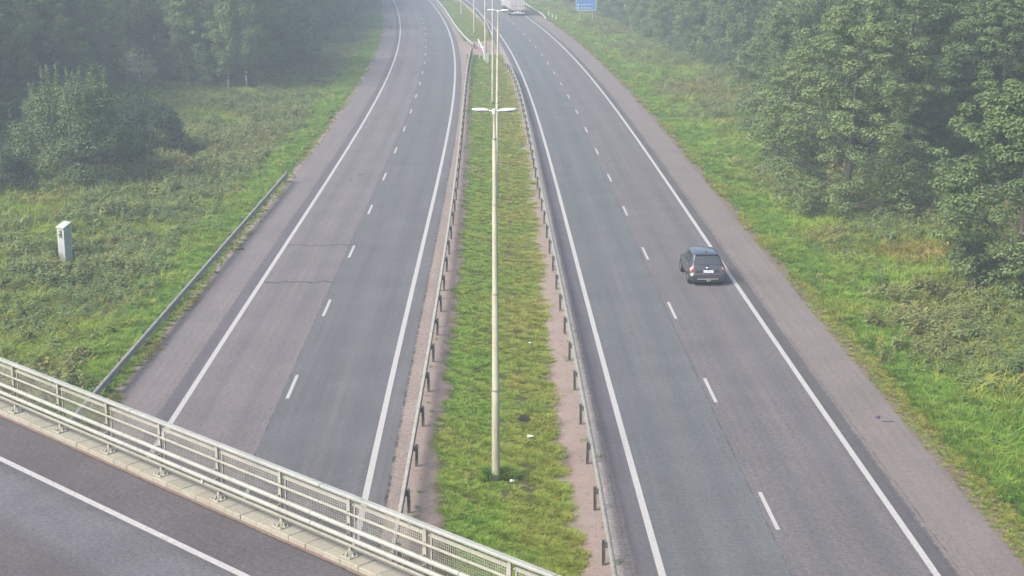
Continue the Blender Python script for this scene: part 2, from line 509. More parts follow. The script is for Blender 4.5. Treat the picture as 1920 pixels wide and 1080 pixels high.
def strip(name, f, s, ya, yb, a, w, parent, step=2.0, z=0.005):
    n = max(1, int(math.ceil((yb - ya) / step)))
    V = []
    for i in range(n + 1):
        y = ya + (yb - ya) * i / n
        for da in (-w / 2, w / 2):
            x, yy = off(f, s, y, a + da); V.append((x, yy, z))
    F = [(2 * i, 2 * i + 1, 2 * i + 3, 2 * i + 2) for i in range(n)]
    return link(name, np_mesh(name, V, F), M['paint'], parent)
for f, s, p in ((xl, sl_, road_l), (xr, sr_, road_r)):
    for a in (-3.70, 3.70):
        strip('edge_line', f, s, 20, 520, a, 0.20, p)
for f, s, p, y0 in ((xl, sl_, road_l, 43.7), (xr, sr_, road_r, 43.25)):
    y = y0 - 12 * 2; k = 0
    while y < 420:
        strip('lane_dash', f, s, y - 1.5, y + 1.5, 0.02, 0.125, p, 1.5)
        y += 12.0 if y < 150 else 11.62
def median_z(t, y):
    return -0.015 - 0.16 * math.sin(math.pi * min(max(t, 0), 1)) ** 1.5
def median_cols(y):
    x0, _ = off(xl, sl_, y, 4.85); x1, _ = off(xr, sr_, y, -4.95)
    flat = 1.0 - float(smooth((y - 196) / 6)) * float(smooth((222 - y) / 6))
    out = []
    for t in np.linspace(0, 1, 15):
        x = x0 + (x1 - x0) * t
        z = median_z(t, y) * flat - 0.015 * (1 - flat) + 0.03 * float(vnoise(x, y, 1.6, 2)) * smooth(min(t, 1 - t) * 6)
        out.append((x, y, float(z), float(t)))
    return out
median = sheet('median_ground', ROWS, median_cols, M['median'], uvname='lane')

# ================================================================ THE BRIDGE IN FRONT
BO = np.array([-11.61, 34.40]); BD = np.array([0.71983106, -0.6941493]); BN = np.array([-0.6941493, -0.71983106])
BRZ = math.atan2(BD[1], BD[0])
ZK = 6.0          # top of the edge beam
def bp(s, n, z): 
    p = BO + BD * s + BN * n
    return (float(p[0]), float(p[1]), z)
def deck_asphalt():
    t = NT('asphalt_bridge')
    tc = t.n('ShaderNodeTexCoord').outputs['Object']
    sp = t.n('ShaderNodeSeparateXYZ'); t.t.links.new(tc, sp.inputs[0])
    nn = t.math('MULTIPLY', sp.outputs[1], -1.0)
    fine = t.noise(tc, 26.0, 3, 0.75); g = t.noise(tc, 10.0, 3, 0.8); big = t.noise(tc, 0.5, 4, 0.6); e = t.noise(tc, 5.0, 4, 0.7)
    col = t.mix(t.band(t.math('ADD', nn, t.math('MULTIPLY', t.math('SUBTRACT', big, 0.5), 0.8)), 1.9, 3.4, 0.35), (0.080, 0.074, 0.079), (0.100, 0.099, 0.110))
    col = t.mix(t.band(nn, 4.2, 5.6, 0.5), col, (0.075, 0.071, 0.075))
    col = t.mix(1.0, col, t.ramp(fine, [(0.3, 0.7), (0.7, 1.3)]), 'MULTIPLY')
    col = t.mix(1.0, col, t.ramp(g, [(0.3, 0.78), (0.7, 1.2)]), 'MULTIPLY')
    col = t.mix(1.0, col, t.ramp(big, [(0.3, 0.86), (0.7, 1.14)]), 'MULTIPLY')
    # ragged dark joint and reddish dirt along the edge beam
    ne = t.math('SUBTRACT', nn, t.math('MULTIPLY', e, 0.10))
    col = t.mix(t.math('MULTIPLY', t.band(ne, -0.5, 0.235, 0.02), 0.75), col, (0.20, 0.135, 0.11))
    col = t.mix(t.math('MULTIPLY', t.band(ne, 0.235, 0.275, 0.02), 0.8), col, (0.03, 0.025, 0.024))
    t.base(col, 0.85, 0.25); t.bump(t.math('ADD', fine, g), 0.3, 0.012)
    return t.m
M['deck'] = deck_asphalt()

bridge = empty('road_bridge', bp(0, 0, 0), BRZ)
tag(bridge, 'road bridge crossing over the motorway with asphalt deck and pale concrete edge beam', 'bridge')
S0, S1, W = -34.0, 60.0, 11.0
def bl(s, n, z): return (s, -n, z)      # bridge-local coordinates (x along, y away from the deck)
mb = MB(); mb.box((13, -W / 2, 5.42), (S1 - S0, W + 0.5, 0.86)); mb.build('deck_slab', M['concrete'], bridge)
mb = MB(); mb.box((13, -W / 2, 5.876), (S1 - S0, W - 0.36, 0.05)); dk = mb.build('deck_asphalt', M['deck'], bridge)
mb = MB(); mb.quad([bl(S0, 1.795, 5.906), bl(S1, 1.795, 5.906), bl(S1, 1.645, 5.906), bl(S0, 1.645, 5.906)])
mb.build('edge_line', M['paint'], bridge)
# edge beam: cast blocks of half a metre, a wider joint each two metres
blk = {}
def edge_block(L):
    mb = MB(); b = mb
    b.box((0, 0.075, 5.90), (L, 0.55, 0.20), bevel=0.012)
    return b.mesh('edge_block')
bm_a = edge_block(0.494)
k = 0
for i in range(int((32 - (-9)) / 0.5)):
    s = -9 + 0.5 * i
    o = link('edge_block', bm_a, M['concrete'], bridge)
    jog = 0.010 * math.sin(i * 2.1) + (0.012 if i % 4 == 0 else 0)
    o.location = (s + 0.25 + (0.004 if i % 4 == 1 else 0), jog * 0.5, 0.006 * math.sin(i * 1.7) - 0.002)
    o.rotation_euler = (0, 0, 0.006 * math.sin(i * 3.3))
for a, b in ((S0, -9.01), (32.01, S1)):
    mb = MB(); mb.box(((a + b) / 2, 0.075, 5.9), (b - a, 0.55, 0.2)); mb.build('edge_beam', M['concrete'], bridge)
mb = MB(); mb.box((13, -W - 0.0, 5.9), (S1 - S0, 0.5, 0.25)); mb.build('edge_beam', M['concrete'], bridge)
for s in (15.4, -30.0, 57.0):
    if s == 15.4:
        for n in (3.2, 7.8):
            mb = MB(); mb.tube([bl(s, n, -0.5), bl(s, n, 5.0)], 0.45, 20); mb.build('pier', M['concrete'], bridge)
    else:
        mb = MB(); mb.box(bl(s, W / 2, 2.2), (1.2, W, 5.6)); mb.build('abutment', M['concrete'], bridge)

# the railing on it
railing = empty('bridge_railing', bp(0, 0, ZK), BRZ)
tag(railing, 'pale steel railing with pipe rails and wire mesh panels along the bridge edge', 'railing')
PS = 2.01
RS0, RS1 = -3, 11       # post numbers
def lr(s, n, z): return (s, -n, z)
# post: flat plate with base plate and gussets
def post_mesh():
    mb = MB()
    mb.box((0, 0.0, 0.585), (0.075, 0.045, 1.13), bevel=0.004)
    for z in (0.435, 0.635): mb.box((0, -0.07, z), (0.03, 0.10, 0.045))
    mb.box((0, -0.05, 0.27), (0.03, 0.06, 0.03)); mb.box((0, -0.05, 0.875), (0.03, 0.06, 0.03))
    for z in (1.0, 0.16): mb.box((0, 0.04, z), (0.17, 0.025, 0.032))
    return mb.mesh('post')
def base_mesh():
    mb = MB()
    mb.box((0, -0.01, 0.012), (0.26, 0.24, 0.024), bevel=0.004)
    for sx in (-1, 1):
        mb.prism([(sx * 0.02, -0.006, 0.024), (sx * 0.11, -0.006, 0.024), (sx * 0.02, -0.006, 0.15)], (0, 0, 0), (0, 0.012, 0))
        for sy in (-0.1, 0.07): mb.tube([(sx * 0.1, sy, 0.02), (sx * 0.1, sy, 0.055)], 0.016, 8)
    mb.prism([(-0.006, -0.05, 0.024), (-0.006, -0.12, 0.024), (-0.006, -0.05, 0.13)], (0, 0, 0), (0.012, 0, 0))
    return mb.mesh('base_plate')
pm, bmh = post_mesh(), base_mesh()
for i in range(RS0, RS1 + 1):
    p = link('post', pm, M['cream'], railing); p.location = (i * PS, 0, 0)
    link('base_plate', bmh, M['cream'], p)
def rails(name, mat, build, joints):
    ends = [RS0 * PS - 0.4] + joints + [RS1 * PS + 0.4]
    for a, b in zip(ends, ends[1:]):
        mb = MB(); build(mb, a + 0.006, b - 0.006); mb.build(name, mat, railing)
J = [PS * q for q in (-1.55, 0.45, 2.45, 3.5, 5.55, 7.5, 9.5)]
JT = [PS * q for q in (-1.45, 2.5, 5.62, 8.5)]
rails('top_rail', M['rail_top'], lambda m, a, b: m.box(((a + b) / 2, 0, 1.165), (b - a, 0.125, 0.062), bevel=0.014), JT)
rails('upper_pipe_rail', M['rail_top'], lambda m, a, b: m.tube([(a, -0.155, 0.635), (b, -0.155, 0.635)], 0.046, 14), J)
rails('lower_pipe_rail', M['rail_top'], lambda m, a, b: m.tube([(a, -0.155, 0.435), (b, -0.155, 0.435)], 0.046, 14), J)
rails('thin_rail', M['cream'], lambda m, a, b: m.box(((a + b) / 2, -0.085, 0.875), (b - a, 0.03, 0.042), bevel=0.006), JT)
rails('foot_rail', M['cream'], lambda m, a, b: m.box(((a + b) / 2, -0.085, 0.27), (b - a, 0.03, 0.05), bevel=0.006), JT)
def frame_mesh():
    h = PS / 2 - 0.085; mb = MB()
    mb.box((0, 0.05, 1.005), (2 * h, 0.03, 0.075), bevel=0.005); mb.box((0, 0.05, 0.15), (2 * h, 0.03, 0.04))
    for sx in (-1, 1): mb.box((sx * (h - 0.0175), 0.05, 0.568), (0.035, 0.028, 0.795))
    return mb.mesh('panel_frame')
def wire_mesh():
    h = PS / 2 - 0.118; V = []; F = []
    def bar(x0, x1, z0, z1, y):
        b = len(V)
        V.extend([(x0, y, z0), (x1, y, z0), (x1, y, z1), (x0, y, z1), (x0, y + .006, z0), (x1, y + .006, z0), (x1, y + .006, z1), (x0, y + .006, z1)])
        F.extend([(b, b + 1, b + 2, b + 3), (b + 7, b + 6, b + 5, b + 4), (b, b + 4, b + 5, b + 1), (b + 2, b + 6, b + 7, b + 3)])
    nx = int(2 * h / 0.05)
    for i in range(nx + 1):
        x = -h + 2 * h * i / nx; bar(x - 0.0036, x + 0.0036, 0.165, 0.97, 0.044)
    nz = int(0.80 / 0.05)
    for i in range(nz + 1):
        z = 0.17 + 0.80 * i / nz; bar(-h, h, z - 0.0036, z + 0.0036, 0.0505)
    return np_mesh('wire_mesh', V, F)
fm, wm = frame_mesh(), wire_mesh()
for i in range(RS0, RS1):
    p = link('mesh_panel', fm, M['cream'], railing); p.location = ((i + 0.5) * PS, 0, 0)
    w = link('wire_mesh', wm, M['galv_old'], p); w['kind'] = 'stuff'
# a small white tag left tied to the lower rail
mb = MB(); mb.box((5.25 * PS - 2.9, -0.125, 0.33), (0.05, 0.006, 0.11)); mb.build('tag', M['white'], railing)

# ================================================================ GUARDRAILS
PROF = [(0.0, 0.155), (0.04, 0.152), (0.125, 0.125), (0.125, 0.080), (0.0, 0.055), (0.0, -0.035), (0.125, -0.065), (0.125, -0.115), (0.04, -0.150), (0.0, -0.155)]
def beam_mesh(L, zc=0.58, scale=1.0):
    """w-beam section along +x, its waves towards -y"""
    pts = [(-(d + 0.05) * scale, zc + z * scale) for d, z in PROF]
    inner = [(y + 0.007, z) for y, z in pts][::-1]
    poly = pts + inner
    V = [(x, y, z) for x in (0, L) for y, z in poly]; n = len(poly)
    F = [(i, (i + 1) % n, n + (i + 1) % n, n + i) for i in range(n)]
    return np_mesh('rail_section', V, F)
def gpost_mesh(h=0.74, w=0.11):
    mb = MB()
    mb.box((0, 0.062, h / 2 - 0.2), (0.012, 0.075, h + 0.4))
    mb.box((0, 0.02, h / 2 - 0.2), (0.065, 0.011, h + 0.4)); mb.box((0, 0.105, h / 2 - 0.2), (0.065, 0.011, h + 0.4))
    mb.box((0, -0.012, 0.58), (0.05, 0.055, 0.16))
    return mb.mesh('post')
BM4, GPM = beam_mesh(3.985), gpost_mesh()
BM4S = beam_mesh(3.985, 0.60, 0.84)
def guardrail(name, path, flip, label, posts=True, z=lambda i, n: 0.0, mat=None, pmat=None, post_every=1):
    """path: list of (x, y) post positions; flip: waves to the left of the walking direction"""
    g = empty(name, (path[0][0], path[0][1], 0)); tag(g, label, 'guardrail')
    ox, oy = path[0]; n = len(path)
    for i in range(n - 1):
        (x0, y0), (x1, y1) = path[i], path[i + 1]
        a = math.atan2(y1 - y0, x1 - x0); L = math.hypot(x1 - x0, y1 - y0)
        o = link('rail_section', (BM4S if mat is not None else BM4), mat or M['galv'], g)
        dz0, dz1 = z(i, n), z(i + 1, n)
        o.location = (x0 - ox, y0 - oy, dz0)
        if flip: o.scale = (L / 4.0, -1, 1)
        else: o.scale = (L / 4.0, 1, 1)
        o.rotation_euler = (0, -math.atan2(dz1 - dz0, L), a)
    if posts:
        for i in range(0, n, post_every):
            j = min(i, n - 2)
            a = math.atan2(path[j + 1][1] - path[j][1], path[j + 1][0] - path[j][0])
            p = link('post', GPM, pmat or M['post_dark'], g)
            gx, gy = path[i]
            p.location = (gx - ox, gy - oy, z(i, n) + 0.012 * math.sin(i * 2.3)); p.rotation_euler = (0.02 * math.sin(i * 1.9), 0.02 * math.sin(i * 1.3), a)
            p.scale = (1, -1 if flip else 1, 1)
    return g
def interp_path(pts, y0, y1, step=4.0):
    ys = np.array([p[1] for p in pts]); xs = np.array([p[0] for p in pts])
    c = np.polyfit(ys, xs, 4 if len(pts) > 6 else 2)
    out = []; y = y0
    while y <= y1 + 0.01: out.append((float(np.polyval(c, y)), y)); y += step
    return out
ML = [[-3.17, 30.0], [-3.19, 41.86], [-3.23, 56.08], [-3.51, 86.46], [-3.91, 114.37], [-4.49, 146.04], [-4.7, 155.96], [-4.98, 169.63], [-5.05, 182.37], [-5.19, 201.18]]
ML = [[x + 0.06, y] for x, y in ML]
guardrail('guardrail', interp_path(ML, 31.1, 200), True, 'weathered steel guardrail left of the nearest lamp post, beside the left carriageway', mat=M['galv_old'])
ML2 = [[-5.1, 206.0], [-5.27, 209.82], [-6.53, 219.21], [-7.65, 230.54], [-9.02, 246.75], [-10.65, 266.79], [-12.74, 292.04], [-14.98, 314.29], [-17.4, 335.0]]
guardrail('guardrail', interp_path(ML2, 206.5, 334), True, 'hazy far guardrail beyond the median gap, curving left beside the left carriageway')
MR = [[2.62, 30.0], [2.59, 37.01], [2.49, 43.54], [2.4, 56.01], [2.28, 63.81], [2.16, 75.31], [1.95, 86.14], [1.69, 101.56], [1.46, 113.79], [1.15, 134.58], [0.84, 145.6], [0.28, 164.62], [-0.43, 179.87], [-1.13, 188.0]]
def zmr(i, n): return -0.62 * float(smooth((i - (n - 4)) / 3.0))
guardrail('guardrail', interp_path(MR, 31.3, 188), False, 'steel guardrail right of the lamp posts, sinking into the ground at its far end', z=zmr, mat=M['galv_old'])
MR2 = [[-2.3, 204.0], [-3.0, 219.21], [-3.92, 244.3], [-5.3, 268.0], [-7.4, 295.0], [-10.4, 325.0]]
guardrail('guardrail', interp_path(MR2, 206, 322), False, 'faint far guardrail on the median beside the right carriageway, beyond the gap')
# outer guardrail at the left shoulder
LP = [(-15.02 + 0.0, 33.0 + 4 * i) for i in range(18)]
gl = guardrail('guardrail', LP, False, 'bright two-ridged steel guardrail along the grassy edge of the left shoulder', mat=M['rail_top'], pmat=M['galv_old'])
gl_end = LP[-1]
mb = MB(); mb.box((0.0, 68.35, 0.36), (0.10, 0.16, 1.0), bevel=0.01); mb.box((-0.02, 68.25, 0.60), (0.30, 0.05, 0.34), bevel=0.01)
mb.build('end_post', M['post_dark'], gl)
RP = interp_path([[2.0, 311], [2.59, 303.71], [5.87, 264.56]], 264.5, 312)
def zrp(i, n): return -0.45 * float(smooth((1.5 - i) / 1.5))
guardrail('guardrail', RP, True, 'faint guardrail at the right shoulder beyond the white marker posts, passing the truck', z=zrp)

# ================================================================ LAMP POSTS
def lamp_post(x, y, lean, label, zb=-0.15, rot=0.0):
    r = empty('street_lamp', (x, y, zb), rot); r.rotation_euler = (0, R(lean), rot)
    tag(r, label, 'street lamp', 'double-arm street lamps along the median')
    H = 11.75
    steps = [(0, 0.132), (2.1, 0.125), (3.0, 0.121), (3.02, 0.110), (6.1, 0.098), (6.12, 0.089), (8.9, 0.080), (8.92, 0.070), (10.9, 0.062), (10.92, 0.048), (H, 0.042)]
    mb = MB(); mb.tube([(0, 0, z) for z, _ in steps], [q for _, q in steps], 18)
    p = mb.build('pole', M['pole'], r)
    mb = MB()
    for z, q in ((3.0, 0.125), (6.1, 0.103), (8.9, 0.084), (10.9, 0.066)): mb.tube([(0, 0, z - 0.03), (0, 0, z + 0.03)], q, 18)
    mb.build('pole_collar', M['galv_old'], p)
    mb = MB(); mb.box((0, -0.127, 1.6), (0.09, 0.012, 0.38), bevel=0.004); mb.build('hatch', M['pole'], p)
    mb = MB(); mb.tube([(0, 0, 0.02), (0, 0, 0.22)], 0.15, 18); mb.build('foot_sleeve', M['post_dark'], p)
    mb = MB(); mb.tube([(0, 0, H - 0.1), (0, 0, H + 0.06)], 0.06, 14)
    for sx in (-1, 1): mb.tube([(0, 0, H - 0.02), (sx * 0.22, 0, H + 0.01)], 0.032, 10)
    mb.build('arm', M['lamp'], r)
    for sx in (-1, 1):
        # boat-shaped housing
        V = []; N = 12; secs = [(0.16, 0.035, 0.030), (0.19, 0.055, 0.045), (0.30, 0.095, 0.065), (0.44, 0.125, 0.060), (0.56, 0.115, 0.050), (0.64, 0.075, 0.038), (0.675, 0.025, 0.015)]
        mbm = bmesh.new(); rings = []
        for q, (d, w, h) in enumerate(secs):
            zc = H + 0.01 + 0.06 * (d - 0.16)
            rings.append([mbm.verts.new((sx * d, w * math.cos(2 * math.pi * k / N), zc + h * math.sin(2 * math.pi * k / N) * (1.0 if math.sin(2 * math.pi * k / N) > 0 else 0.75))) for k in range(N)])
        for A, B in zip(rings, rings[1:]):
            for k in range(N):
                ff = mbm.faces.new((A[k], A[(k + 1) % N], B[(k + 1) % N], B[k])); ff.smooth = True
        mbm.faces.new(rings[0]); mbm.faces.new(rings[-1])
        bmesh.ops.recalc_face_normals(mbm, faces=mbm.faces)
        me = bpy.data.meshes.new('luminaire'); mbm.to_mesh(me); mbm.free()
        lu = link('luminaire', me, M['lamp'], r)
        mb = MB(); mb.box((sx * 0.45, 0, H + 0.01 + 0.06 * 0.29 - 0.052), (0.30, 0.15, 0.02), bevel=0.008); mb.build('lens', M['lens'], lu)
    return r
for x, y, lean, rot, lb in (
    (-0.51, 46.13, -0.1, 0.0, 'nearest tall pale lamp post with two white lamp heads above the median grass'),
    (-1.00, 95.8, 0.75, 0.02, 'slightly leaning lamp post behind the nearest one, its heads beside the truck'),
    (-1.82, 146.4, 0.0, 0.05, 'lamp post behind the leaning one, its heads above the picture edge'),
    (-3.24, 188.6, 0.0, 0.08, 'hazy lamp post with the small green cabinet at its foot'),
    (-5.70, 234.7, 0.0, 0.12, 'faint lamp post just beyond the sandy gap in the median'),
    (-9.01, 278.0, 0.0, 0.15, 'faintest lamp post, farthest along the median in the mist')):
    lamp_post(x, y, lean, lb, rot=rot)

# ================================================================ CABINETS, BOOM, SIGN, MARKERS
M['cab'] = simple('pale_cabinet_steel', (0.30, 0.325, 0.315), 0.6, 0.0, 0.35, 0.14, 3.0)
M['cab_green'] = simple('pale_green_cabinet', (0.27, 0.36, 0.31), 0.6, 0.0, 0.35, 0.1, 3.0)
cx, cy = -23.1, 78.0
cab = empty('roadside_cabinet', (cx, cy, float(gz(cx, cy)) - 0.02), R(-33))
tag(cab, 'grey-white steel cabinet with sloping lid and open hatch in the weeds left of the road', 'cabinet')
w, d = 0.50, 0.50
mb = MB()
poly = [(-w / 2, -d / 2, 0), (-w / 2, -d / 2, 1.86), (-w / 2, d / 2, 2.08), (-w / 2, d / 2, 0)]
mb.prism(poly, (0, 0, 0), (w, 0, 0)); mb.build('housing', M['cab'], cab)
mb = MB(); mb.prism([(-w / 2 - 0.04, -d / 2 - 0.05, 1.855), (-w / 2 - 0.04, -d / 2 - 0.05, 1.895), (-w / 2 - 0.04, d / 2 + 0.03, 2.145), (-w / 2 - 0.04, d / 2 + 0.03, 2.095)], (0, 0, 0), (w + 0.08, 0, 0)); mb.build('lid', M['cab'], cab)
mb = MB(); mb.box((0.035, -d / 2 - 0.004, 1.55), (0.23, 0.012, 0.36)); hatch = mb.build('hatch_opening', M['black'], cab)
mb = MB(); mb.box((0.0, -d / 2 - 0.018, 1.63), (0.07, 0.02, 0.12)); mb.box((0.04, -d / 2 - 0.018, 1.42), (0.12, 0.02, 0.03)); mb.build('meter', M['galv_old'], hatch)
mb = MB(); mb.box((0.155 + 0.105, -d / 2 - 0.055, 1.58), (0.21, 0.014, 0.36), Matrix.Rotation(R(-14), 4, 'Z'), bevel=0.004); mb.build('hatch_door', M['cab'], cab)
for z in (1.4, 1.73):
    mb = MB(); mb.tube([(0.155, -d / 2 - 0.02, z - 0.03), (0.155, -d / 2 - 0.02, z + 0.03)], 0.014, 8); mb.build('hinge', M['post_dark'], cab)
mb = MB(); mb.tube([(-0.16, -d / 2 - 0.002, 1.50), (-0.16, -d / 2 - 0.03, 1.50)], 0.018, 10); mb.build('lock', M['black'], cab)
mb = MB(); mb.prism([(w / 2 + 0.004, -d / 2 + 0.03, 0.10), (w / 2 + 0.004, -d / 2 + 0.03, 1.80), (w / 2 + 0.004, d / 2 - 0.03, 1.98), (w / 2 + 0.004, d / 2 - 0.03, 0.10)], (0, 0, 0), (0.008, 0, 0)); mb.build('side_panel', M['cab_green'], cab)
mb = MB(); mb.box((0, 0, -0.05), (w + 0.06, d + 0.06, 0.16)); mb.build('plinth', M['concrete'], cab)

c2 = empty('lamp_cabinet', (-2.98, 187.3, -0.1), 0)
tag(c2, 'small pale green cabinet at the foot of a hazy lamp post on the median', 'cabinet')
mb = MB(); mb.box((0, 0, 0.62), (0.40, 0.30, 1.1), bevel=0.01); mb.build('housing', M['cab_green'], c2)
mb = MB(); mb.box((0, 0, 1.19), (0.46, 0.36, 0.05), bevel=0.01); mb.build('lid', M['cab_green'], c2)
mb = MB(); mb.box((0.0, -0.156, 0.62), (0.34, 0.012, 0.95)); dd = mb.build('door', M['cab_green'], c2)
mb = MB(); mb.box((-0.02, -0.168, 0.98), (0.08, 0.014, 0.06)); mb.build('lock', M['black'], dd)
mb = MB(); mb.box((0, 0, 0.05), (0.30, 0.22, 0.1)); mb.build('plinth', M['concrete'], c2)

boom = empty('boom_barrier', (-3.45, 191.5, -0.02), 0)
tag(boom, 'white boom barrier with a crosspiece, closing the sandy gap in the median', 'barrier')
mb = MB(); mb.box((0, 0, 0.5), (0.16, 0.16, 1.0), bevel=0.01); mb.build('pivot_post', M['white'], boom)
mb = MB(); mb.box((-1.08, 19.0, 0.45), (0.10, 0.10, 0.9)); mb.build('rest_post', M['white'], boom)
mb = MB(); mb.tube([(0.02, -0.6, 0.98), (-1.10, 19.3, 0.92)], 0.085, 8); mb.build('arm', M['white'], boom)
mb = MB(); mb.box((-0.28, 6.4, 0.98), (0.62, 0.03, 0.22)); mb.build('crosspiece', M['white'], boom)
mb = MB(); mb.box((-0.6, 1.5, 0.3), (0.10, 0.10, 0.6)); mb.build('stop_post', M['galv'], boom)

M['sign_blue'] = simple('sign_blue', (0.05, 0.16, 0.42), 0.5, 0.0, 0.4, 0.04)
sg = empty('direction_sign', (12.35, 261, float(gz(12.35, 261))), R(4))
tag(sg, 'large blue direction sign with two rows of white writing in the haze', 'sign')
mb = MB(); mb.box((0, 0, 3.45), (3.45, 0.05, 2.6), bevel=0.01); mb.build('panel', M['sign_blue'], sg)
mb = MB()
for sx in (-1, 1): mb.box((sx * 1.66, -0.03, 3.45), (0.07, 0.012, 2.46))
for z in (2.25, 4.65): mb.box((0, -0.031, z), (3.25, 0.012, 0.07))
mb.build('border', M['white'], sg)
for row, z in enumerate((2.62, 3.18)):
    mb = MB(); mb.tube([(-1.28, -0.027, z), (-1.28, -0.04, z)], 0.15, 14); mb.build('symbol', M['white'], sg)
    mb = MB(); x = -0.9
    for wd, ht in ((0.2, 0.26), (0.12, 0.2), (0.22, 0.3), (0.24, 0.3), (0.14, 0.2), (0.2, 0.3), (0.18, 0.22), (0.12, 0.3)):
        mb.box((x + wd / 2, -0.031, z - 0.12 + ht / 2), (0.06, 0.012, ht)); mb.box((x + wd / 2, -0.033, z - 0.12 + ht * 0.55), (wd, 0.012, 0.05)); x += wd + 0.08
    mb.build('lettering', M['white'], sg)
for sx in (-1, 1):
    mb = MB(); mb.tube([(sx * 1.1, 0.07, -0.3), (sx * 1.1, 0.07, 4.6)], 0.06, 10); mb.build('post', M['galv'], sg)

for x, y, lb in ((6.25, 273.6, 'white marker post on the right verge, nearest the far guardrail end'), (6.75, 267.5, 'white marker post standing between its two neighbours on the right verge'), (7.25, 262.4, 'white marker post on the right verge, the one nearest the camera')):
    mk = empty('marker_post', (x + 0.15, y, -0.1)); tag(mk, lb, 'marker post', 'white marker posts by the right shoulder')
    mb = MB(); mb.box((0, 0, 0.5), (0.15, 0.05, 1.1), bevel=0.015); mb.build('post', M['white'], mk)
    mb = MB(); mb.box((0, -0.028, 0.85), (0.09, 0.01, 0.16)); mb.build('reflector', M['galv_old'], mk)

# ================================================================ THE CAR
def car_paint():
    t = NT('dark_grey_car_paint')
    t.base((0.085, 0.086, 0.094), 0.3, 0.5, 0.7)
    t.b.inputs['Coat Weight'].default_value = 1.0; t.b.inputs['Coat Roughness'].default_value = 0.08
    return t.m
M['car'] = car_paint()
M['glass'] = simple('dark_car_glass', (0.035, 0.042, 0.046), 0.08, 0.0, 0.8, 0.02)
M['chrome'] = simple('chrome', (0.6, 0.6, 0.6), 0.2, 0.9, 0.5, 0.03)
M['rim'] = simple('alloy_rim', (0.50, 0.50, 0.50), 0.35, 0.5, 0.5, 0.05)
M['red_lit'] = simple('lit_tail_lamp', (0.30, 0.02, 0.02), 0.25, 0.0, 0.5, 0.02, emit=((1.0, 0.12, 0.10), 0.28))
M['red'] = simple('red_tail_lamp', (0.18, 0.018, 0.018), 0.2, 0.0, 0.6, 0.02)
M['lamp_white'] = simple('clear_lamp_insert', (0.36, 0.28, 0.25), 0.25, 0.0, 0.5, 0.02)
M['plate'] = simple('number_plate', (0.72, 0.73, 0.74), 0.4, 0.0, 0.4, 0.02)

ST = np.array([
 # L     zc    wr    zr    wb    zb
 [0.00, 0.600, 0.68, 0.585, 0.76, 0.52], [0.03, 0.665, 0.74, 0.640, 0.83, 0.57], [0.09, 0.690, 0.745, 0.670, 0.865, 0.60],
 [0.11, 0.800, 0.745, 0.780, 0.870, 0.68], [0.13, 0.930, 0.735, 0.905, 0.880, 0.78], [0.20, 1.035, 0.715, 1.010, 0.885, 0.88],
 [0.36, 1.220, 0.675, 1.190, 0.885, 0.96], [0.60, 1.480, 0.615, 1.440, 0.885, 0.985], [0.63, 1.545, 0.615, 1.490, 0.885, 0.985], [1.00, 1.585, 0.615, 1.520, 0.885, 0.975],
 [1.60, 1.605, 0.620, 1.535, 0.885, 0.965], [2.20, 1.585, 0.620, 1.520, 0.885, 0.95], [2.60, 1.510, 0.615, 1.450, 0.885, 0.935],
 [2.95, 1.280, 0.665, 1.235, 0.880, 0.925], [3.25, 1.075, 0.715, 1.040, 0.875, 0.915], [3.65, 1.000, 0.715, 0.955, 0.865, 0.86],
 [4.00, 0.920, 0.690, 0.870, 0.840, 0.79], [4.22, 0.800, 0.640, 0.760, 0.780, 0.69], [4.30, 0.620, 0.600, 0.600, 0.720, 0.54]])
def car_pt(L, j):
    """half-section point, j 0 roof centre .. 8 floor centre"""
    zc, wr, zr, wb, zb = [np.interp(L, ST[:, 0], ST[:, k]) for k in range(1, 6)]
    tuck = 0.03 if 0.05 < L < 4.2 else 0.0
    pts = [(0, zc), (0.5 * wr, zc - 0.16 * (zc - zr)), (0.86 * wr, zc - 0.55 * (zc - zr)), (wr, zr), (wb, zb), (wb + 0.018, min(0.64, zb - 0.03)),
           (wb + 0.008, 0.43), (wb - 0.05, 0.27), (0, 0.23)]
    j = max(0.0, min(8.0, j)); a = int(min(7, math.floor(j))); f = j - a
    return np.array([pts[a][0] * (1 - f) + pts[a + 1][0] * f, L, pts[a][1] * (1 - f) + pts[a + 1][1] * f])
def car_side(L, v):
    p = car_pt(L, abs(v)); p[0] *= 1 if v >= 0 else -1
    return p
def patch(Ls, vs, offv):
    V = [car_side(L, v) + np.array(offv(L, v)) for L in Ls for v in vs]; n = len(vs)
    F = [(i * n + j, i * n + j + 1, (i + 1) * n + j + 1, (i + 1) * n + j) for i in range(len(Ls) - 1) for j in range(n - 1)]
    return V, F

car = empty('car', (9.37, 71.85, 0.0), 0.033); car.scale = (0.95, 0.95, 0.95)
tag(car, 'dark grey five-door hatchback car driving away on the right lane with a lit tail lamp', 'car')
Ls = sorted(set(list(ST[:, 0]) + list(np.linspace(0.63, 4.0, 18))))
js = [0, 0.5, 1, 1.5, 2, 2.5, 3, 3.3, 3.65, 4, 4.5, 5, 5.5, 6, 6.5, 7, 8]
vs = [-j for j in js[::-1]] + js[1:]
V, F = patch(Ls, vs, lambda L, v: (0, 0, 0))
n = len(vs)
body_bm = bmesh.new()
bv = [body_bm.verts.new(p) for p in V]
for f in F: 
    ff = body_bm.faces.new([bv[i] for i in f]); ff.smooth = True
body_bm.faces.new([bv[i] for i in range(n)]); body_bm.faces.new([bv[i] for i in range(len(V) - n, len(V))][::-1])
bmesh.ops.remove_doubles(body_bm, verts=body_bm.verts, dist=0.0005)
bmesh.ops.recalc_face_normals(body_bm, faces=body_bm.faces)
me = bpy.data.meshes.new('body'); body_bm.to_mesh(me); body_bm.free()
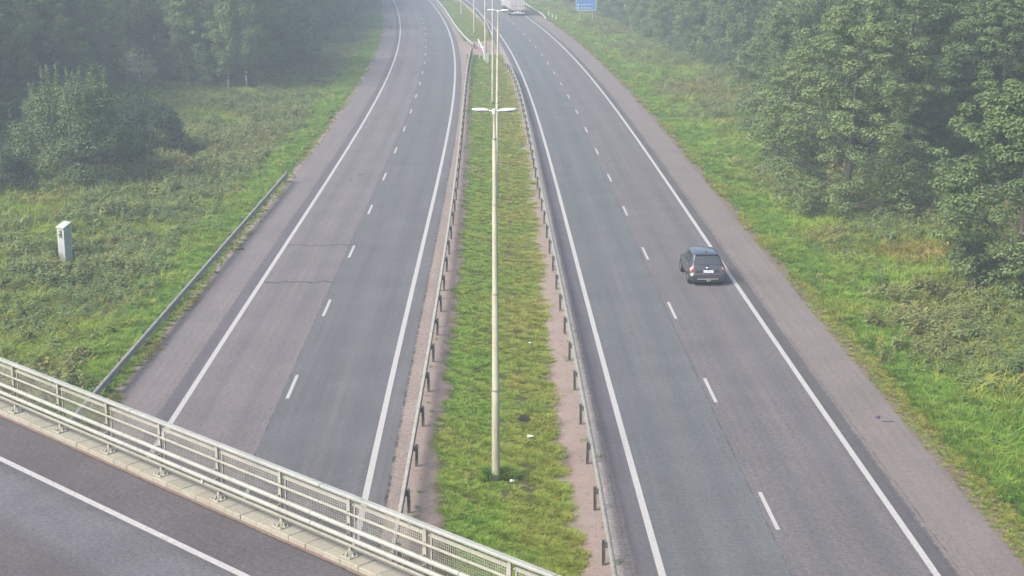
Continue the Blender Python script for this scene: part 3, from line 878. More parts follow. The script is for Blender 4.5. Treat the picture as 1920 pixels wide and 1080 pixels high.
body = link('body', me, M['car'], car)
def car_patch(name, Ls, vs, offv, mat, parent=car):
    V, F = patch(Ls, vs, offv); return link(name, np_mesh(name, V, F, True), mat, parent)
car_patch('window_surround', np.linspace(0.222, 0.592, 6), np.linspace(-2.85, 2.85, 14), lambda L, v: (0, -0.004, 0.003), M['black'])
rw = car_patch('rear_window', np.linspace(0.235, 0.575, 6), np.linspace(-2.55, 2.55, 14), lambda L, v: (0, -0.009, 0.008), M['glass'])
car_patch('windscreen', np.linspace(2.62, 3.22, 6), np.linspace(-2.8, 2.8, 12), lambda L, v: (0, 0.006, 0.008), M['glass'])
for sx in (-1, 1):
    for a, b in ((0.98, 1.70), (1.78, 2.78)):
        VV = []; FF = []; NL = 9; NV = 4
        for L in np.linspace(a, b, NL):
            top = 3.12 if 1.1 < L < 2.5 else 3.2
            lo = 3.9; 
            if L < 1.2: top = 3.12 + (1.2 - L) * 1.2
            for v in np.linspace(top, lo, NV): VV.append(car_side(L, sx * v) + np.array([sx * 0.008, 0, 0.003]))
        FF = [(i * NV + j, i * NV + j + 1, (i + 1) * NV + j + 1, (i + 1) * NV + j) for i in range(NL - 1) for j in range(NV - 1)]
        link('side_window', np_mesh('side_window', VV, FF, True), M['glass'], car)
    # tail lamp wraps round the corner
    tl = car_patch('tail_light', np.linspace(0.115, 0.20, 5), np.linspace(sx * 2.5, sx * 3.95, 7), lambda L, v: (sx * 0.012, -0.014, 0.004), M['red_lit'] if sx < 0 else M['red'])
    car_patch('lamp_insert', np.linspace(0.122, 0.16, 3), np.linspace(sx * 2.65, sx * 3.3, 4), lambda L, v: (sx * 0.014, -0.022, 0.004), M['red_lit'] if sx < 0 else M['lamp_white'], tl)
    mb = MB(); mb.box((sx * 0.97, 2.62, 1.02), (0.20, 0.11, 0.14), bevel=0.03); mb.box((sx * 0.88, 2.66, 0.97), (0.10, 0.05, 0.05))
    mi = mb.build('wing_mirror', M['car'], car)
    mb = MB(); mb.box((sx * 0.97, 2.562, 1.02), (0.16, 0.006, 0.10), bevel=0.01); mb.build('mirror_glass', M['chrome'], mi)
    for L in (1.32, 2.15):
        mb = MB(); mb.box((sx * 0.905, L - 0.05, 0.87), (0.03, 0.15, 0.028), bevel=0.006); mb.build('door_handle', M['car'], car)
    for L in (0.80, 3.42):
        # arch, tyre, rim
        mb = MB(); mb.tube([(sx * 0.60, L, 0.345), (sx * 0.893, L, 0.345)], 0.395, 26); mb.build('wheel_arch', M['black'], car)
        prof = [(0.22, -0.10), (0.30, -0.108), (0.327, -0.09), (0.333, 0.0), (0.327, 0.09), (0.30, 0.108), (0.22, 0.10)]
        NS = 28; VV = []; 
        for q in range(NS):
            a = 2 * math.pi * q / NS
            for r_, o_ in prof: VV.append((sx * 0.805 + o_, L + r_ * math.cos(a), 0.333 + r_ * math.sin(a)))
        NP = len(prof)
        FF = [(q * NP + j, q * NP + j + 1, ((q + 1) % NS) * NP + j + 1, ((q + 1) % NS) * NP + j) for q in range(NS) for j in range(NP - 1)]
        wh = link('wheel', np_mesh('wheel', VV, FF, True), M['rubber'], car)
        mb = MB(); mb.tube([(sx * 0.74, L, 0.333), (sx * 0.875, L, 0.333)], 0.20, 22)
        for q in range(5):
            a = 2 * math.pi * q / 5
            mb.box((sx * 0.885, L + 0.12 * math.cos(a), 0.333 + 0.12 * math.sin(a)), (0.02, 0.19, 0.05), Matrix.Rotation(a, 4, 'X'))
        mb.build('rim', M['rim'], wh)
mb = MB(); mb.box((0, -0.002, 0.475), (1.5, 0.035, 0.15), bevel=0.03); mb.box((0, 0.05, 0.31), (1.52, 0.10, 0.17), bevel=0.03); bp_ = mb.build('rear_bumper', M['car'], car)
mb = MB(); mb.box((0, -0.012, 0.375), (1.06, 0.02, 0.035), bevel=0.008); mb.build('silver_strip', M['rim'], bp_)
mb = MB(); mb.box((0, 0.02, 0.255), (1.3, 0.05, 0.07)); mb.build('diffuser', M['black'], bp_)
mb = MB(); mb.tube([(0, 0.05, 0.29), (0, -0.07, 0.28), (0, -0.10, 0.30), (0, -0.10, 0.36)], [0.03, 0.03, 0.026, 0.03], 8); mb.box((0.05, -0.03, 0.29), (0.2, 0.06, 0.035)); mb.build('tow_bar', M['galv'], car)
mb = MB(); mb.box((0, 0.082, 0.745), (1.16, 0.02, 0.15), Matrix.Rotation(R(-9), 4, 'X'), bevel=0.004); pr = mb.build('plate_recess', M['black'], car)
mb = MB(); mb.box((0.03, 0.066, 0.745), (0.52, 0.012, 0.115), Matrix.Rotation(R(-9), 4, 'X'), bevel=0.003); pl = mb.build('number_plate', M['plate'], pr)
mb = MB(); x = -0.15
for wd in (0.04, 0.035, 0.045, 0.015, 0.035, 0.04, 0.035):
    mb.box((x, 0.058, 0.745), (0.013, 0.004, 0.065), Matrix.Rotation(R(-9), 4, 'X')); mb.box((x + wd / 2, 0.057, 0.745 + 0.02 * math.sin(x * 90)), (wd, 0.004, 0.013), Matrix.Rotation(R(-9), 4, 'X')); x += wd + 0.022
mb.build('plate_lettering', M['black'], pl)
mb = MB(); mb.box((-0.205, 0.0585, 0.745), (0.035, 0.004, 0.105), Matrix.Rotation(R(-9), 4, 'X')); mb.build('plate_band', simple('plate_blue', (0.03, 0.08, 0.35), 0.5), pl)
mb = MB(); mb.tube([(0, 0.085, 0.905), (0, 0.105, 0.93)], 0.055, 16); o = mb.build('badge', M['chrome'], car); o.scale = (1.5, 1, 1)
mb = MB(); mb.tube([(0.02, 0.165, 1.035), (0.04, 0.19, 1.06), (-0.36, 0.205, 1.075)], 0.013, 6); mb.box((0.02, 0.165, 1.03), (0.09, 0.05, 0.04)); mb.build('rear_wiper', M['black'], car)
mb = MB(); mb.box((0, 0.60, 1.535), (1.16, 0.14, 0.025), Matrix.Rotation(R(4), 4, 'X'), bevel=0.008); mb.build('roof_spoiler', M['car'], car)
mb = MB(); mb.box((0, 0.528, 1.517), (0.28, 0.012, 0.02)); mb.build('brake_light', M['red'], car)
mb = MB(); mb.tube([(0.02, 0.86, 1.56), (0.02, 0.84, 1.60), (0.02, 0.72, 1.74)], [0.025, 0.016, 0.009], 8); mb.build('roof_antenna', M['black'], car)
for L, x0 in ((4.2, 0.56),):
    for sx in (-1, 1):
        car_patch('headlight', np.linspace(4.02, 4.24, 4), np.linspace(sx * 2.2, sx * 3.9, 5), lambda L, v: (sx * 0.006, 0.008, 0.008), M['lamp_white'])

# ================================================================ THE TRUCK
M['truck'] = simple('pale_trailer_panel', (0.45, 0.42, 0.42), 0.55, 0.0, 0.4, 0.08, 0.8)
M['truck_seam'] = simple('trailer_frame', (0.15, 0.15, 0.155), 0.6, 0.2, 0.4, 0.1)
tr = empty('lorry', (1.0, 275.0, 0), 0.105)
tag(tr, 'white box trailer lorry driving away in the mist at the top of the right carriageway', 'lorry')
mb = MB(); mb.box((0, 6.8, 2.5), (2.5, 13.5, 2.75), bevel=0.03); mb.build('trailer_box', M['truck'], tr)
for sx in (-1, 1):
    mb = MB(); mb.box((sx * 0.61, 0.035, 2.5), (1.16, 0.05, 2.6), bevel=0.01); dr = mb.build('rear_door', M['truck'], tr)
    for dx in (-0.22, 0.26):
        mb = MB(); mb.tube([(sx * 0.61 + dx, -0.02, 1.25), (sx * 0.61 + dx, -0.02, 3.75)], 0.03, 6); mb.box((sx * 0.61 + dx, -0.03, 1.65), (0.16, 0.04, 0.14)); mb.build('lock_rod', M['truck_seam'], dr)
    mb = MB(); mb.box((sx * 1.215, 0.02, 2.5), (0.06, 0.06, 2.72)); mb.build('door_frame', M['truck_seam'], tr)
    for k in range(5):
        mb = MB(); mb.box((sx * 1.256, 1.5 + k * 2.6, 2.5), (0.02, 0.14, 2.7)); mb.build('side_post', M['truck_seam'], tr)
    mb = MB(); mb.box((sx * 1.255, 6.8, 1.2), (0.03, 13.4, 0.14)); mb.build('side_rail', M['truck_seam'], tr)
    mb = MB(); mb.box((sx * 0.95, 0.06, 0.87), (0.36, 0.06, 0.14)); mb.build('tail_light', M['red'], tr)
    for L in (1.9, 3.2, 4.5, 13.0, 16.2):
        for dx in ((1.08,) if L < 10 or L > 15 else (1.08, 0.78)):
            mb = MB(); mb.tube([(sx * (dx - 0.15), L, 0.5), (sx * (dx + 0.15), L, 0.5)], 0.5, 20); wh = mb.build('wheel', M['rubber'], tr)
            mb = MB(); mb.tube([(sx * (dx + 0.10), L, 0.5), (sx * (dx + 0.16), L, 0.5)], 0.27, 16); mb.build('rim', M['rim'], wh)
mb = MB(); mb.box((0, 0.05, 0.52), (2.44, 0.12, 0.16), bevel=0.01); mb.box((-0.5, 0.15, 0.75), (0.1, 0.2, 0.4)); mb.box((0.5, 0.15, 0.75), (0.1, 0.2, 0.4)); mb.build('underride_bar', M['white'], tr)
mb = MB(); mb.box((0, 0.02, 1.07), (2.48, 0.06, 0.12)); mb.build('rear_sill', M['truck'], tr)
mb = MB(); mb.box((0, 6.5, 0.98), (1.0, 12.4, 0.22)); mb.box((0, 14.6, 0.85), (1.0, 4.6, 0.3)); mb.build('chassis', M['truck_seam'], tr)
mb = MB(); mb.box((0, 15.7, 2.15), (2.46, 2.0, 2.6), bevel=0.12); cbx = mb.build('cab', M['truck'], tr)
mb = MB(); mb.box((0, 16.71, 2.6), (2.2, 0.03, 0.9)); mb.build('windscreen', M['glass'], cbx)
mb = MB(); mb.box((0, 0.05, 0.72), (0.54, 0.02, 0.13)); mb.build('number_plate', M['plate'], tr)

# ================================================================ LITTER AND SMALL THINGS
def lump(name, x, y, s, mat, label, cat, z=0.0, seed=0):
    b = bmesh.new(); bmesh.ops.create_icosphere(b, subdivisions=2, radius=1.0)
    r_ = random.Random(seed)
    for v in b.verts:
        k = 0.7 + 0.6 * r_.random(); v.co = Vector((v.co.x * s[0] * k, v.co.y * s[1] * k, max(v.co.z * s[2] * k, -s[2] * 0.3)))
    me = bpy.data.meshes.new(name); b.to_mesh(me); b.free()
    o = link(name, me, mat); o.location = (x, y, z + s[2] * 0.25); o.rotation_euler[2] = seed * 1.3
    return tag(o, label, cat)
def flat(name, x, y, pts, mat, label, cat, z=0.0, h=0.02, bend=0.03):
    V = []; n = len(pts)
    for k, zz in enumerate((0, h)):
        for i, (a, b) in enumerate(pts): V.append((a, b, zz + bend * (i % 2)))
    mb = bmesh.new(); vv = [mb.verts.new(p) for p in V]
    mb.faces.new(vv[:n][::-1]); mb.faces.new(vv[n:])
    for i in range(n): mb.faces.new((vv[i], vv[(i + 1) % n], vv[n + (i + 1) % n], vv[n + i]))
    me = bpy.data.meshes.new(name); mb.to_mesh(me); mb.free()
    o = link(name, me, mat); o.location = (x, y, z); return tag(o, label, cat)
lump('tyre_scrap', 0.40, 52.0, (0.20, 0.22, 0.10), M['rubber'], 'dark ragged lump of rubber lying in the median grass right of the nearest lamp post', 'litter', -0.06, 3)
flat('paper_scrap', 0.62, 49.85, [(-0.11, -0.05), (0.10, -0.06), (0.13, 0.07), (-0.09, 0.08)], M['white'], 'white paper scrap in the median grass below the dark rubber lump', 'litter', 0.03)
flat('white_wrapper', 0.75, 61.7, [(-0.06, -0.03), (0.05, -0.04), (0.07, 0.04), (-0.04, 0.04)], M['white'], 'white wrapper in the median grass farther up than the paper scrap', 'litter', 0.02)
lump('bottle_scrap', 0.0, 45.9, (0.07, 0.05, 0.05), M['white'], 'tiny white piece of litter right of the foot of the nearest lamp post', 'litter', -0.08, 5)
flat('rubber_strip', -14.65, 80.2, [(-0.35, -0.06), (0.1, -0.1), (0.42, -0.02), (0.38, 0.07), (0.0, 0.05), (-0.3, 0.06)], M['rubber'], 'longer black rubber strip at the outer edge of the left shoulder', 'litter', 0.01, 0.03)
flat('rubber_strip', -14.7, 74.7, [(-0.12, -0.06), (0.1, -0.05), (0.12, 0.05), (-0.08, 0.06)], M['rubber'], 'smaller black rubber scrap at the edge of the left shoulder, nearer the bridge', 'litter', 0.01, 0.03)
M['purple'] = simple('mauve_plastic', (0.08, 0.055, 0.09), 0.6)
lump('crumpled_bag', 12.95, 52.0, (0.12, 0.09, 0.05), M['purple'], 'crumpled mauve litter on the right shoulder near the dry grass edge', 'litter', 0.0, 8)
flat('plastic_shard', 13.2, 51.55, [(-0.2, -0.03), (0.18, -0.03), (0.22, 0.03), (-0.16, 0.03)], M['purple'], 'flat dark shard beside the mauve litter on the right shoulder', 'litter', 0.005, 0.012, 0.006)
for x, y, s in ((-10.4, 104.6, 0.12), (-10.75, 102.0, 0.09)):
    flat('tar_spot', x, y, [(-s, -s), (s * 1.5, -s * 0.8), (s * 1.2, s), (-s * 1.1, s * 1.4)], M['rubber'], 'upper dark spot of tar on the left lane beyond the two cracks' if s > 0.1 else 'lower dark spot of tar on the left lane beyond the two cracks', 'tar spot', 0.004, 0.004, 0.0)
flat('tar_spot', 4.0, 108.0, [(-0.1, -0.1), (0.1, -0.12), (0.12, 0.1), (-0.08, 0.14)], M['rubber'], 'single dark spot on the blue-grey lane of the right carriageway', 'tar spot', 0.004, 0.004, 0.0)

# ================================================================ TREES
def unit(v):
    return v / np.maximum(np.linalg.norm(v, axis=1, keepdims=True), 1e-6)
def leaf_mesh(name, c, nrm, ln, wd, shade, tdir=None, fold=0.18):
    N = len(c)
    nrm = unit(nrm)
    r_ = rng.normal(size=(N, 3)) if tdir is None else tdir + 0.35 * rng.normal(size=(N, 3))
    t = unit(r_ - nrm * np.sum(r_ * nrm, 1, keepdims=True)); s = np.cross(nrm, t)
    ln = np.broadcast_to(ln, (N,))[:, None]; wd = np.broadcast_to(wd, (N,))[:, None]
    V = np.stack([c - t * ln * .5, c + s * wd * .5 + nrm * wd * fold, c + t * ln * .5, c - s * wd * .5 + nrm * wd * fold], 1).reshape(-1, 3)
    F = np.arange(4 * N).reshape(N, 4)
    me = np_mesh(name, V, F)
    at = me.attributes.new('shade', 'FLOAT', 'POINT')
    at.data.foreach_set('value', np.repeat(np.clip(shade, 0, 1), 4).astype(np.float32))
    return me

def clump_leaves(cc, rad, n_each, ls, up=0.6, shade_k=None, flatz=None):
    """leaves round clump centres cc (K,3) with radii rad (K,3)"""
    K = len(cc); idx = rng.integers(0, K, n_each * K)
    d = unit(rng.normal(size=(len(idx), 3)) + np.array([0, 0, 0.35]))
    r_ = rng.uniform(0.45, 1.0, (len(idx), 1)) ** 0.5
    p = cc[idx] + d * rad[idx] * r_
    nrm = d * 0.6 + np.array([0, 0, up + 0.25]) + 0.42 * rng.normal(size=d.shape)
    sk = rng.uniform(0.2, 0.75, K) if shade_k is None else shade_k
    sh = 0.65 * sk[idx] + 0.35 * rng.uniform(0, 1, len(idx))
    l = ls * rng.uniform(0.7, 1.35, len(idx))
    return p, nrm, l, sh

def crown_broad(name, rx, h, z0, K, n_each, ls, skew=0.0, clump=(0.7, 1.25)):
    th = rng.uniform(0, 2 * np.pi, K); t = rng.uniform(0.0, 1.0, K) ** 0.9
    prof = np.sin(np.pi * (0.20 + 0.76 * t)) ** 0.65
    lob = 1 + 0.22 * np.sin(3 * th + 5 * t + rng.uniform(0, 6)) + 0.14 * np.sin(5 * th - 7 * t)
    rr = rx * prof * lob * rng.uniform(0.5, 1.0, K) ** 0.5
    z = z0 + (h - z0) * t + rng.normal(0, 0.25, K)
    cc = np.stack([rr * np.cos(th) + skew * t, rr * np.sin(th), z], 1)
    a = rng.uniform(*clump, K) * (1 - 0.35 * t)
    rad = np.stack([a, a, a * rng.uniform(0.45, 0.7, K)], 1)
    p, n, l, s = clump_leaves(cc, rad, n_each, ls)
    return leaf_mesh(name, p, n, l, l * 0.62, s), cc
def crown_birch(name, rx, h, z0, K, n_each, ls):
    t = rng.uniform(0, 1, K) ** 1.1; th = rng.uniform(0, 2 * np.pi, K)
    prof = (np.clip(t / 0.22, 0.35, 1)) * (1 - t) ** 0.6 + 0.08
    rr = rx * prof * rng.uniform(0.15, 1.0, K) ** 0.6
    cc = np.stack([rr * np.cos(th), rr * np.sin(th), z0 + (h - z0) * t - 0.25 * rr], 1)
    a = rng.uniform(0.38, 0.72, K)
    rad = np.stack([a, a, a * rng.uniform(0.9, 1.7, K)], 1)
    p, n, l, s = clump_leaves(cc, rad, n_each, ls, 0.35)
    return leaf_mesh(name, p, n, l, l * 0.68, s, np.tile([0, 0, -1.0], (len(p), 1))), cc
def crown_spruce(name, rx, h, z0, ls, per=26):
    P = []; T = []; S = []
    z = z0
    while z < h - 0.15:
        f = (h - z) / (h - z0); L = rx * (f ** 0.85) * 0.95 + 0.12
        nb = int(7 + 4 * f)
        a0 = rng.uniform(0, 6.28)
        for b in range(nb):
            a = a0 + 6.283 * b / nb + rng.normal(0, 0.15); Lb = L * rng.uniform(0.75, 1.1); sh = rng.uniform(0.2, 0.7)
            m = int(per * (0.25 + f))
            u = rng.uniform(0.08, 1, m)
            side = rng.normal(0, 0.13, m) * (0.4 + Lb * 0.35) * (1.1 - u)
            x = Lb * u; dz = -0.30 * Lb * u ** 1.2 + 0.10 * Lb * u ** 3 - np.abs(rng.normal(0, 0.07, m))
            P.append(np.stack([x * math.cos(a) - side * math.sin(a), x * math.sin(a) + side * math.cos(a), z + dz], 1))
            T.append(np.tile([math.cos(a), math.sin(a), -0.35], (m, 1))); S.append(np.clip(sh + rng.normal(0, 0.15, m), 0, 1))
        z += 0.20 + 0.16 * f
    P = np.concatenate(P); T = np.concatenate(T); S = np.concatenate(S)
    n = np.array([0, 0, 1.0]) + 0.45 * rng.normal(size=P.shape)
    l = ls * rng.uniform(0.7, 1.3, len(P))
    return leaf_mesh(name, P, n, l, l * 0.36, S, T), None
def trunk_mesh(h, r0, cc, limbs=16, lean=0.25, z0=1.0):
    mb = MB()
    ph = random.uniform(0, 6)
    pts = [(lean * math.sin(ph + 2.2 * t) * t, lean * math.cos(ph + 1.7 * t) * t, h * t - 0.25) for t in np.linspace(0, 1, 9)]
    mb.tube(pts, [r0 * (1.25 if i == 0 else 1.0) * (1 - 0.9 * t) + 0.008 for i, t in enumerate(np.linspace(0, 1, 9))], 9)
    if cc is not None:
        sel = rng.choice(len(cc), min(limbs, len(cc)), replace=False)
        for k in sel:
            e = cc[k]; zb = max(z0 * 0.6, e[2] - 0.55 * math.hypot(e[0], e[1]) - 0.3)
            t = min(zb / h, 0.95); b = np.array([lean * math.sin(ph + 2.2 * t) * t, lean * math.cos(ph + 1.7 * t) * t, zb])
            m1 = b * 0.45 + e * 0.55 + np.array([0, 0, 0.12])
            rb = max(0.015, r0 * 0.38 * (1 - t))
            mb.tube([b, m1, e], [rb, rb * 0.6, 0.010], 5, caps=False)
    return mb.mesh('trunk')

KIND = {}
def make_kind(key, leafmat, barkmat, crown, trunk):
    KIND[key] = (trunk, crown, barkmat, leafmat)
for i, (rx, h, z0, K, n) in enumerate(((4.3, 11.5, 0.4, 330, 125), (3.5, 14.0, 0.8, 300, 115), (4.8, 16.5, 2.2, 320, 110), (3.3, 8.6, 0.2, 260, 125), (4.2, 14.0, 4.6, 300, 120))):
    cm, cc = crown_broad('crown', rx, h, z0, K, int(n * 1.35), 0.15, random.uniform(-0.6, 0.6), (0.42, 0.85)); KIND[f'broad{i}'] = (trunk_mesh(h * 0.86, 0.17 + 0.02 * i, cc, 22), cm, M['bark'], M['leaf_broad'])
for i, (rx, h, z0, K, n) in enumerate(((2.7, 17.5, 4.2, 170, 130), (2.2, 15.0, 3.6, 130, 130), (3.0, 19.0, 4.4, 180, 110))):
    cm, cc = crown_birch('crown', rx, h, z0, K, n, 0.17); KIND[f'birch{i}'] = (trunk_mesh(h * 0.98, 0.15, cc, 30, 0.3, z0), cm, M['bark_birch'], M['leaf_birch'])
for i, (rx, h, z0) in enumerate(((2.5, 14.0, 0.25), (1.9, 9.0, 0.15))):
    cm, cc = crown_spruce('crown', rx, h, z0, 0.30, 24); KIND[f'spruce{i}'] = (trunk_mesh(h, 0.15, None, 0, 0.05), cm, M['bark'], M['leaf_spruce'])
# willow bush with upright shoots, and a low dense dome
def bush_mesh(rx, h, K, n, ls, shoots, clump):
    th = rng.uniform(0, 2 * np.pi, K); u = rng.uniform(0, 1, K)
    zz = u ** 0.8; rr = rx * np.sqrt(np.clip(1 - (zz * 0.92) ** 2, 0, 1)) * rng.uniform(0.45, 1, K) ** 0.5 * (1 + 0.15 * np.sin(4 * th + 3 * zz))
    cc = np.stack([rr * np.cos(th), rr * np.sin(th), 0.3 + (h - 0.6) * zz], 1)
    a = rng.uniform(*clump, K); rad = np.stack([a, a, a * 0.75], 1)
    p, nn, l, s = clump_leaves(cc, rad, n, ls, 0.45)
    P = [p]; NN = [nn]; LL = [l]; SS = [s]
    top = np.argsort(-cc[:, 2] - 0.25 * rng.uniform(0, h, K))[:shoots]
    for k in top:
        m = 90; hh = rng.uniform(0.9, 1.8); f = rng.uniform(0, 1, m)
        q = cc[k] + np.stack([rng.normal(0, 0.13, m) * (1.1 - f) + 0.15 * f * cc[k][0] / rx, rng.normal(0, 0.13, m) * (1.1 - f), rad[k][2] * 0.5 + hh * f], 1)
        P.append(q); NN.append(rng.normal(size=(m, 3)) + [0, 0, 0.5]); LL.append(ls * rng.uniform(0.8, 1.3, m)); SS.append(rng.uniform(0.5, 1.0, m))
    P = np.concatenate(P); NN = np.concatenate(NN); LL = np.concatenate(LL); SS = np.concatenate(SS)
    return leaf_mesh('crown', P, NN, LL, LL * 0.5, SS), cc
cm, cc = bush_mesh(4.0, 6.4, 160, 220, 0.17, 34, (0.6, 1.0)); KIND['willow'] = (trunk_mesh(4.6, 0.12, cc, 30, 0.3, 0.3), cm, M['bark'], M['leaf_willow'])
cm, cc = bush_mesh(3.7, 3.7, 130, 200, 0.155, 14, (0.5, 0.85)); KIND['dome'] = (trunk_mesh(2.4, 0.10, cc, 30, 0.2, 0.2), cm, M['bark'], M['leaf_dome'])
cm, cc = bush_mesh(1.5, 1.9, 40, 110, 0.15, 6, (0.35, 0.6)); KIND['shrub'] = (trunk_mesh(1.2, 0.05, cc, 16, 0.1, 0.1), cm, M['bark'], M['leaf_willow'])

def tree(name, key, x, y, label, group=None, s=1.0, rz=None, sz=None, cat='tree'):
    tm, cm, bk, lf = KIND[key]
    r = empty(name, (x, y, float(gz(x, y)) - 0.05), random.uniform(0, 6.28) if rz is None else rz)
    r.scale = (s, s, s if sz is None else sz)
    tag(r, label, cat, group)
    link('trunk', tm, bk, r); link('crown', cm, lf, r)
    return r

# ---- trees and bushes that stand out
tree('willow_bush', 'willow', -28.6, 100.5, 'big willow bush with pale upright shoots on top, left of the road', None, 1.0, 0.4, cat='bush')
tree('round_bush', 'dome', -27.3, 112.0, 'low wide dark dome-shaped bush right beside the big willow bush', None, 1.0, 1.0, 1.1, cat='bush')
tree('round_bush', 'dome', -27.9, 106.0, 'lower brownish bush tucked between the willow bush and the dome-shaped bush', None, 0.72, 2.2, cat='bush')
tree('young_spruce', 'spruce1', -33.0, 101.5, 'young dark spruce at the left edge, beside the big willow bush', None, 0.60, 0.0)
tree('round_bush', 'dome', -33.0, 96.0, 'dark low bush at the left picture edge, in front of the young spruce', None, 0.75, 4.0, cat='bush')
tree('birch_tree', 'birch0', -38.3, 159.5, 'tall birch with a white trunk rising behind the dome-shaped bush', None, 1.0, 0.2)
tree('birch_tree', 'birch1', -33.0, 157.8, 'birch with a short visible white trunk right of the tallest white trunk', None, 1.0, 1.4)
tree('birch_tree', 'birch1', -28.3, 154.6, 'slim birch, left one of two thin trunks at the meadow corner', None, 0.8, 2.4)
tree('birch_tree', 'birch1', -26.6, 155.0, 'slim birch, right one of two thin trunks at the meadow corner', None, 0.8, 3.9)
tree('birch_tree', 'birch2', -28.8, 214.0, 'misty birch with a white trunk at the far end of the left wood', None, 0.95, 0.9)
tree('birch_tree', 'birch1', -30.6, 216.0, 'thinner misty birch beside the far white-trunked birch', None, 0.95, 5.0)
tree('broadleaf_tree', 'broad3', 24.2, 71.6, 'light green bushy tree at the right picture edge nearest the camera', None, 1.12, 0.3)
tree('broadleaf_tree', 'broad3', 26.3, 66.5, 'leafy tree cut off by the right picture edge, below the light green one', None, 0.85, 3.0)
tree('broadleaf_tree', 'broad0', 20.2, 91.5, 'largest broadleaf tree right of the road with dark hollows among its leaves', None, 1.08, 1.2)
tree('broadleaf_tree', 'broad4', 24.6, 96.5, 'tall broadleaf tree just right of and behind the largest one', None, 1.05, 2.9)
tree('broadleaf_tree', 'broad3', 20.4, 106.5, 'smaller leafy tree left of the largest broadleaf tree', None, 0.95, 4.4)
tree('broadleaf_tree', 'broad4', 29.6, 92.5, 'dark brownish tree behind the shady gap, between the largest tree and the light green one', None, 0.9, 5.2)
tree('broadleaf_tree', 'broad3', 22.6, 129.0, 'pale hazy leafy tree at the bend of the wood edge, left of the largest tree', None, 1.1, 2.0)
tree('birch_tree', 'birch1', 24.0, 164.5, 'hazy birch with a thin white trunk standing at the wood edge right of the road', None, 0.95, 1.1)
tree('broadleaf_tree', 'broad0', 27.0, 158.5, 'hazy tree with low spreading branches next to the white-trunked birch on the right', None, 0.7, 0.7)

# ---- the two woods
EL = np.array([(88, -47), (112, -42), (140, -41), (158, -40), (162, -33), (160, -29), (163, -27.2), (180, -27), (200, -28), (237, -28.5), (280, -29.5), (320, -32), (380, -43)])
ER = np.array([(60, 33.5), (71, 33.5), (84, 33.5), (96, 30.5), (106, 24.5), (131, 24), (150, 29), (164, 27.5), (179, 24.5), (200, 22), (240, 19), (270, 17.5), (320, 13), (380, 5)])
def along(E, step):
    E = E[:, ::-1].astype(float); out = []; carry = 0.0
    for a, b in zip(E, E[1:]):
        L = np.linalg.norm(b - a); t = carry
        while t < L:
            out.append((a + (b - a) * t / L)); t += step
        carry = t - L
    return out
LBL = {'broad': 'leafy broadleaf tree {}', 'birch': 'pale thin birch {}', 'spruce': 'dark pointed spruce {}'}
ZONES = {-1: ((150, 'behind the big willow bush'), (182, 'around the tallest white trunk at left'), (235, 'by the far misty birches at left'), (999, 'at the foggy end of the left wood')),
         1: ((98, 'behind the shady gap at right'), (135, 'behind the largest broadleaf tree'), (180, 'around the hazy white-trunked birch'), (245, 'short of the blue sign'), (999, 'behind the blue sign in the fog'))}
ROWN = ('in the front row', 'in the second row', 'deeper in the wood', 'deepest in the wood')
NM = {'broad': 'broadleaf_tree', 'birch': 'birch_tree', 'spruce': 'spruce_tree'}
taken = [(o.location.x, o.location.y) for o in scene.objects if o.get('category') in ('tree', 'bush')]
def wood(E, sgn, side, step0):
    for row, (dd, step) in enumerate(((1.2, step0), (5.5, step0 * 1.1), (11.0, step0 * 1.35), (18.0, step0 * 1.8))):
        for q in along(E, step):
            x = q[0] + sgn * (dd + random.uniform(-1.3, 1.3)); y = q[1] + random.uniform(-1.5, 1.5)
            if y > 345 or abs(x) > 0.36 * y + 12: continue
            if min((x - a) ** 2 + (y - b) ** 2 for a, b in taken) < (2.6 if row == 0 else 3.0) ** 2: continue
            if sgn < 0 and any(abs(x - bx * y / by) < 3.2 and by - 16 < y < by + 0.5 for bx, by in ((-38.3, 159.5), (-33.0, 157.8), (-28.8, 214.0))): continue
            taken.append((x, y))
            u = random.random()
            if row == 0: k = 'broad' if u < 0.62 else ('birch' if u < 0.9 else 'spruce')
            else: k = 'broad' if u < 0.55 else ('birch' if u < 0.78 else 'spruce')
            key = {'broad': random.choice(('broad0', 'broad3', 'broad1') if row == 0 else ('broad1', 'broad2', 'broad2')), 'birch': random.choice(('birch0', 'birch1', 'birch2')), 'spruce': random.choice(('spruce0', 'spruce1') if row == 0 else ('spruce0',))}[k]
            s = random.uniform(0.85, 1.2)
            zn = next(t_ for lim_, t_ in ZONES[sgn] if y < lim_)
            tree(NM[k], key, x, y, LBL[k].format(ROWN[row] + ' ' + zn), f'{k} trees {ROWN[row]} {zn}', s, None, s * random.uniform(0.95, 1.15))
wood(EL, -1, 'left of the road', 5.2)
wood(ER, 1, 'right of the road', 5.2)
for E, sgn, side in ((EL, -1, 'left'), (ER, 1, 'right')):
    for q in along(E, 5.0):
        x = q[0] - sgn * random.uniform(-1.2, 0.9); y = q[1] + random.uniform(-1, 1)
        if y > 300 or abs(x) > 0.35 * y + 6 or (sgn > 0 and 74 < y < 97) or (sgn < 0 and 150 < y < 162) or random.random() < 0.25: continue
        tree('shrub', 'shrub', x, y, f'small leafy shrub at the wood edge ' + next(t_ for lim_, t_ in ZONES[sgn] if y < lim_), f'shrubs at the wood edge ' + next(t_ for lim_, t_ in ZONES[sgn] if y < lim_), random.uniform(0.5, 1.25), cat='shrub')

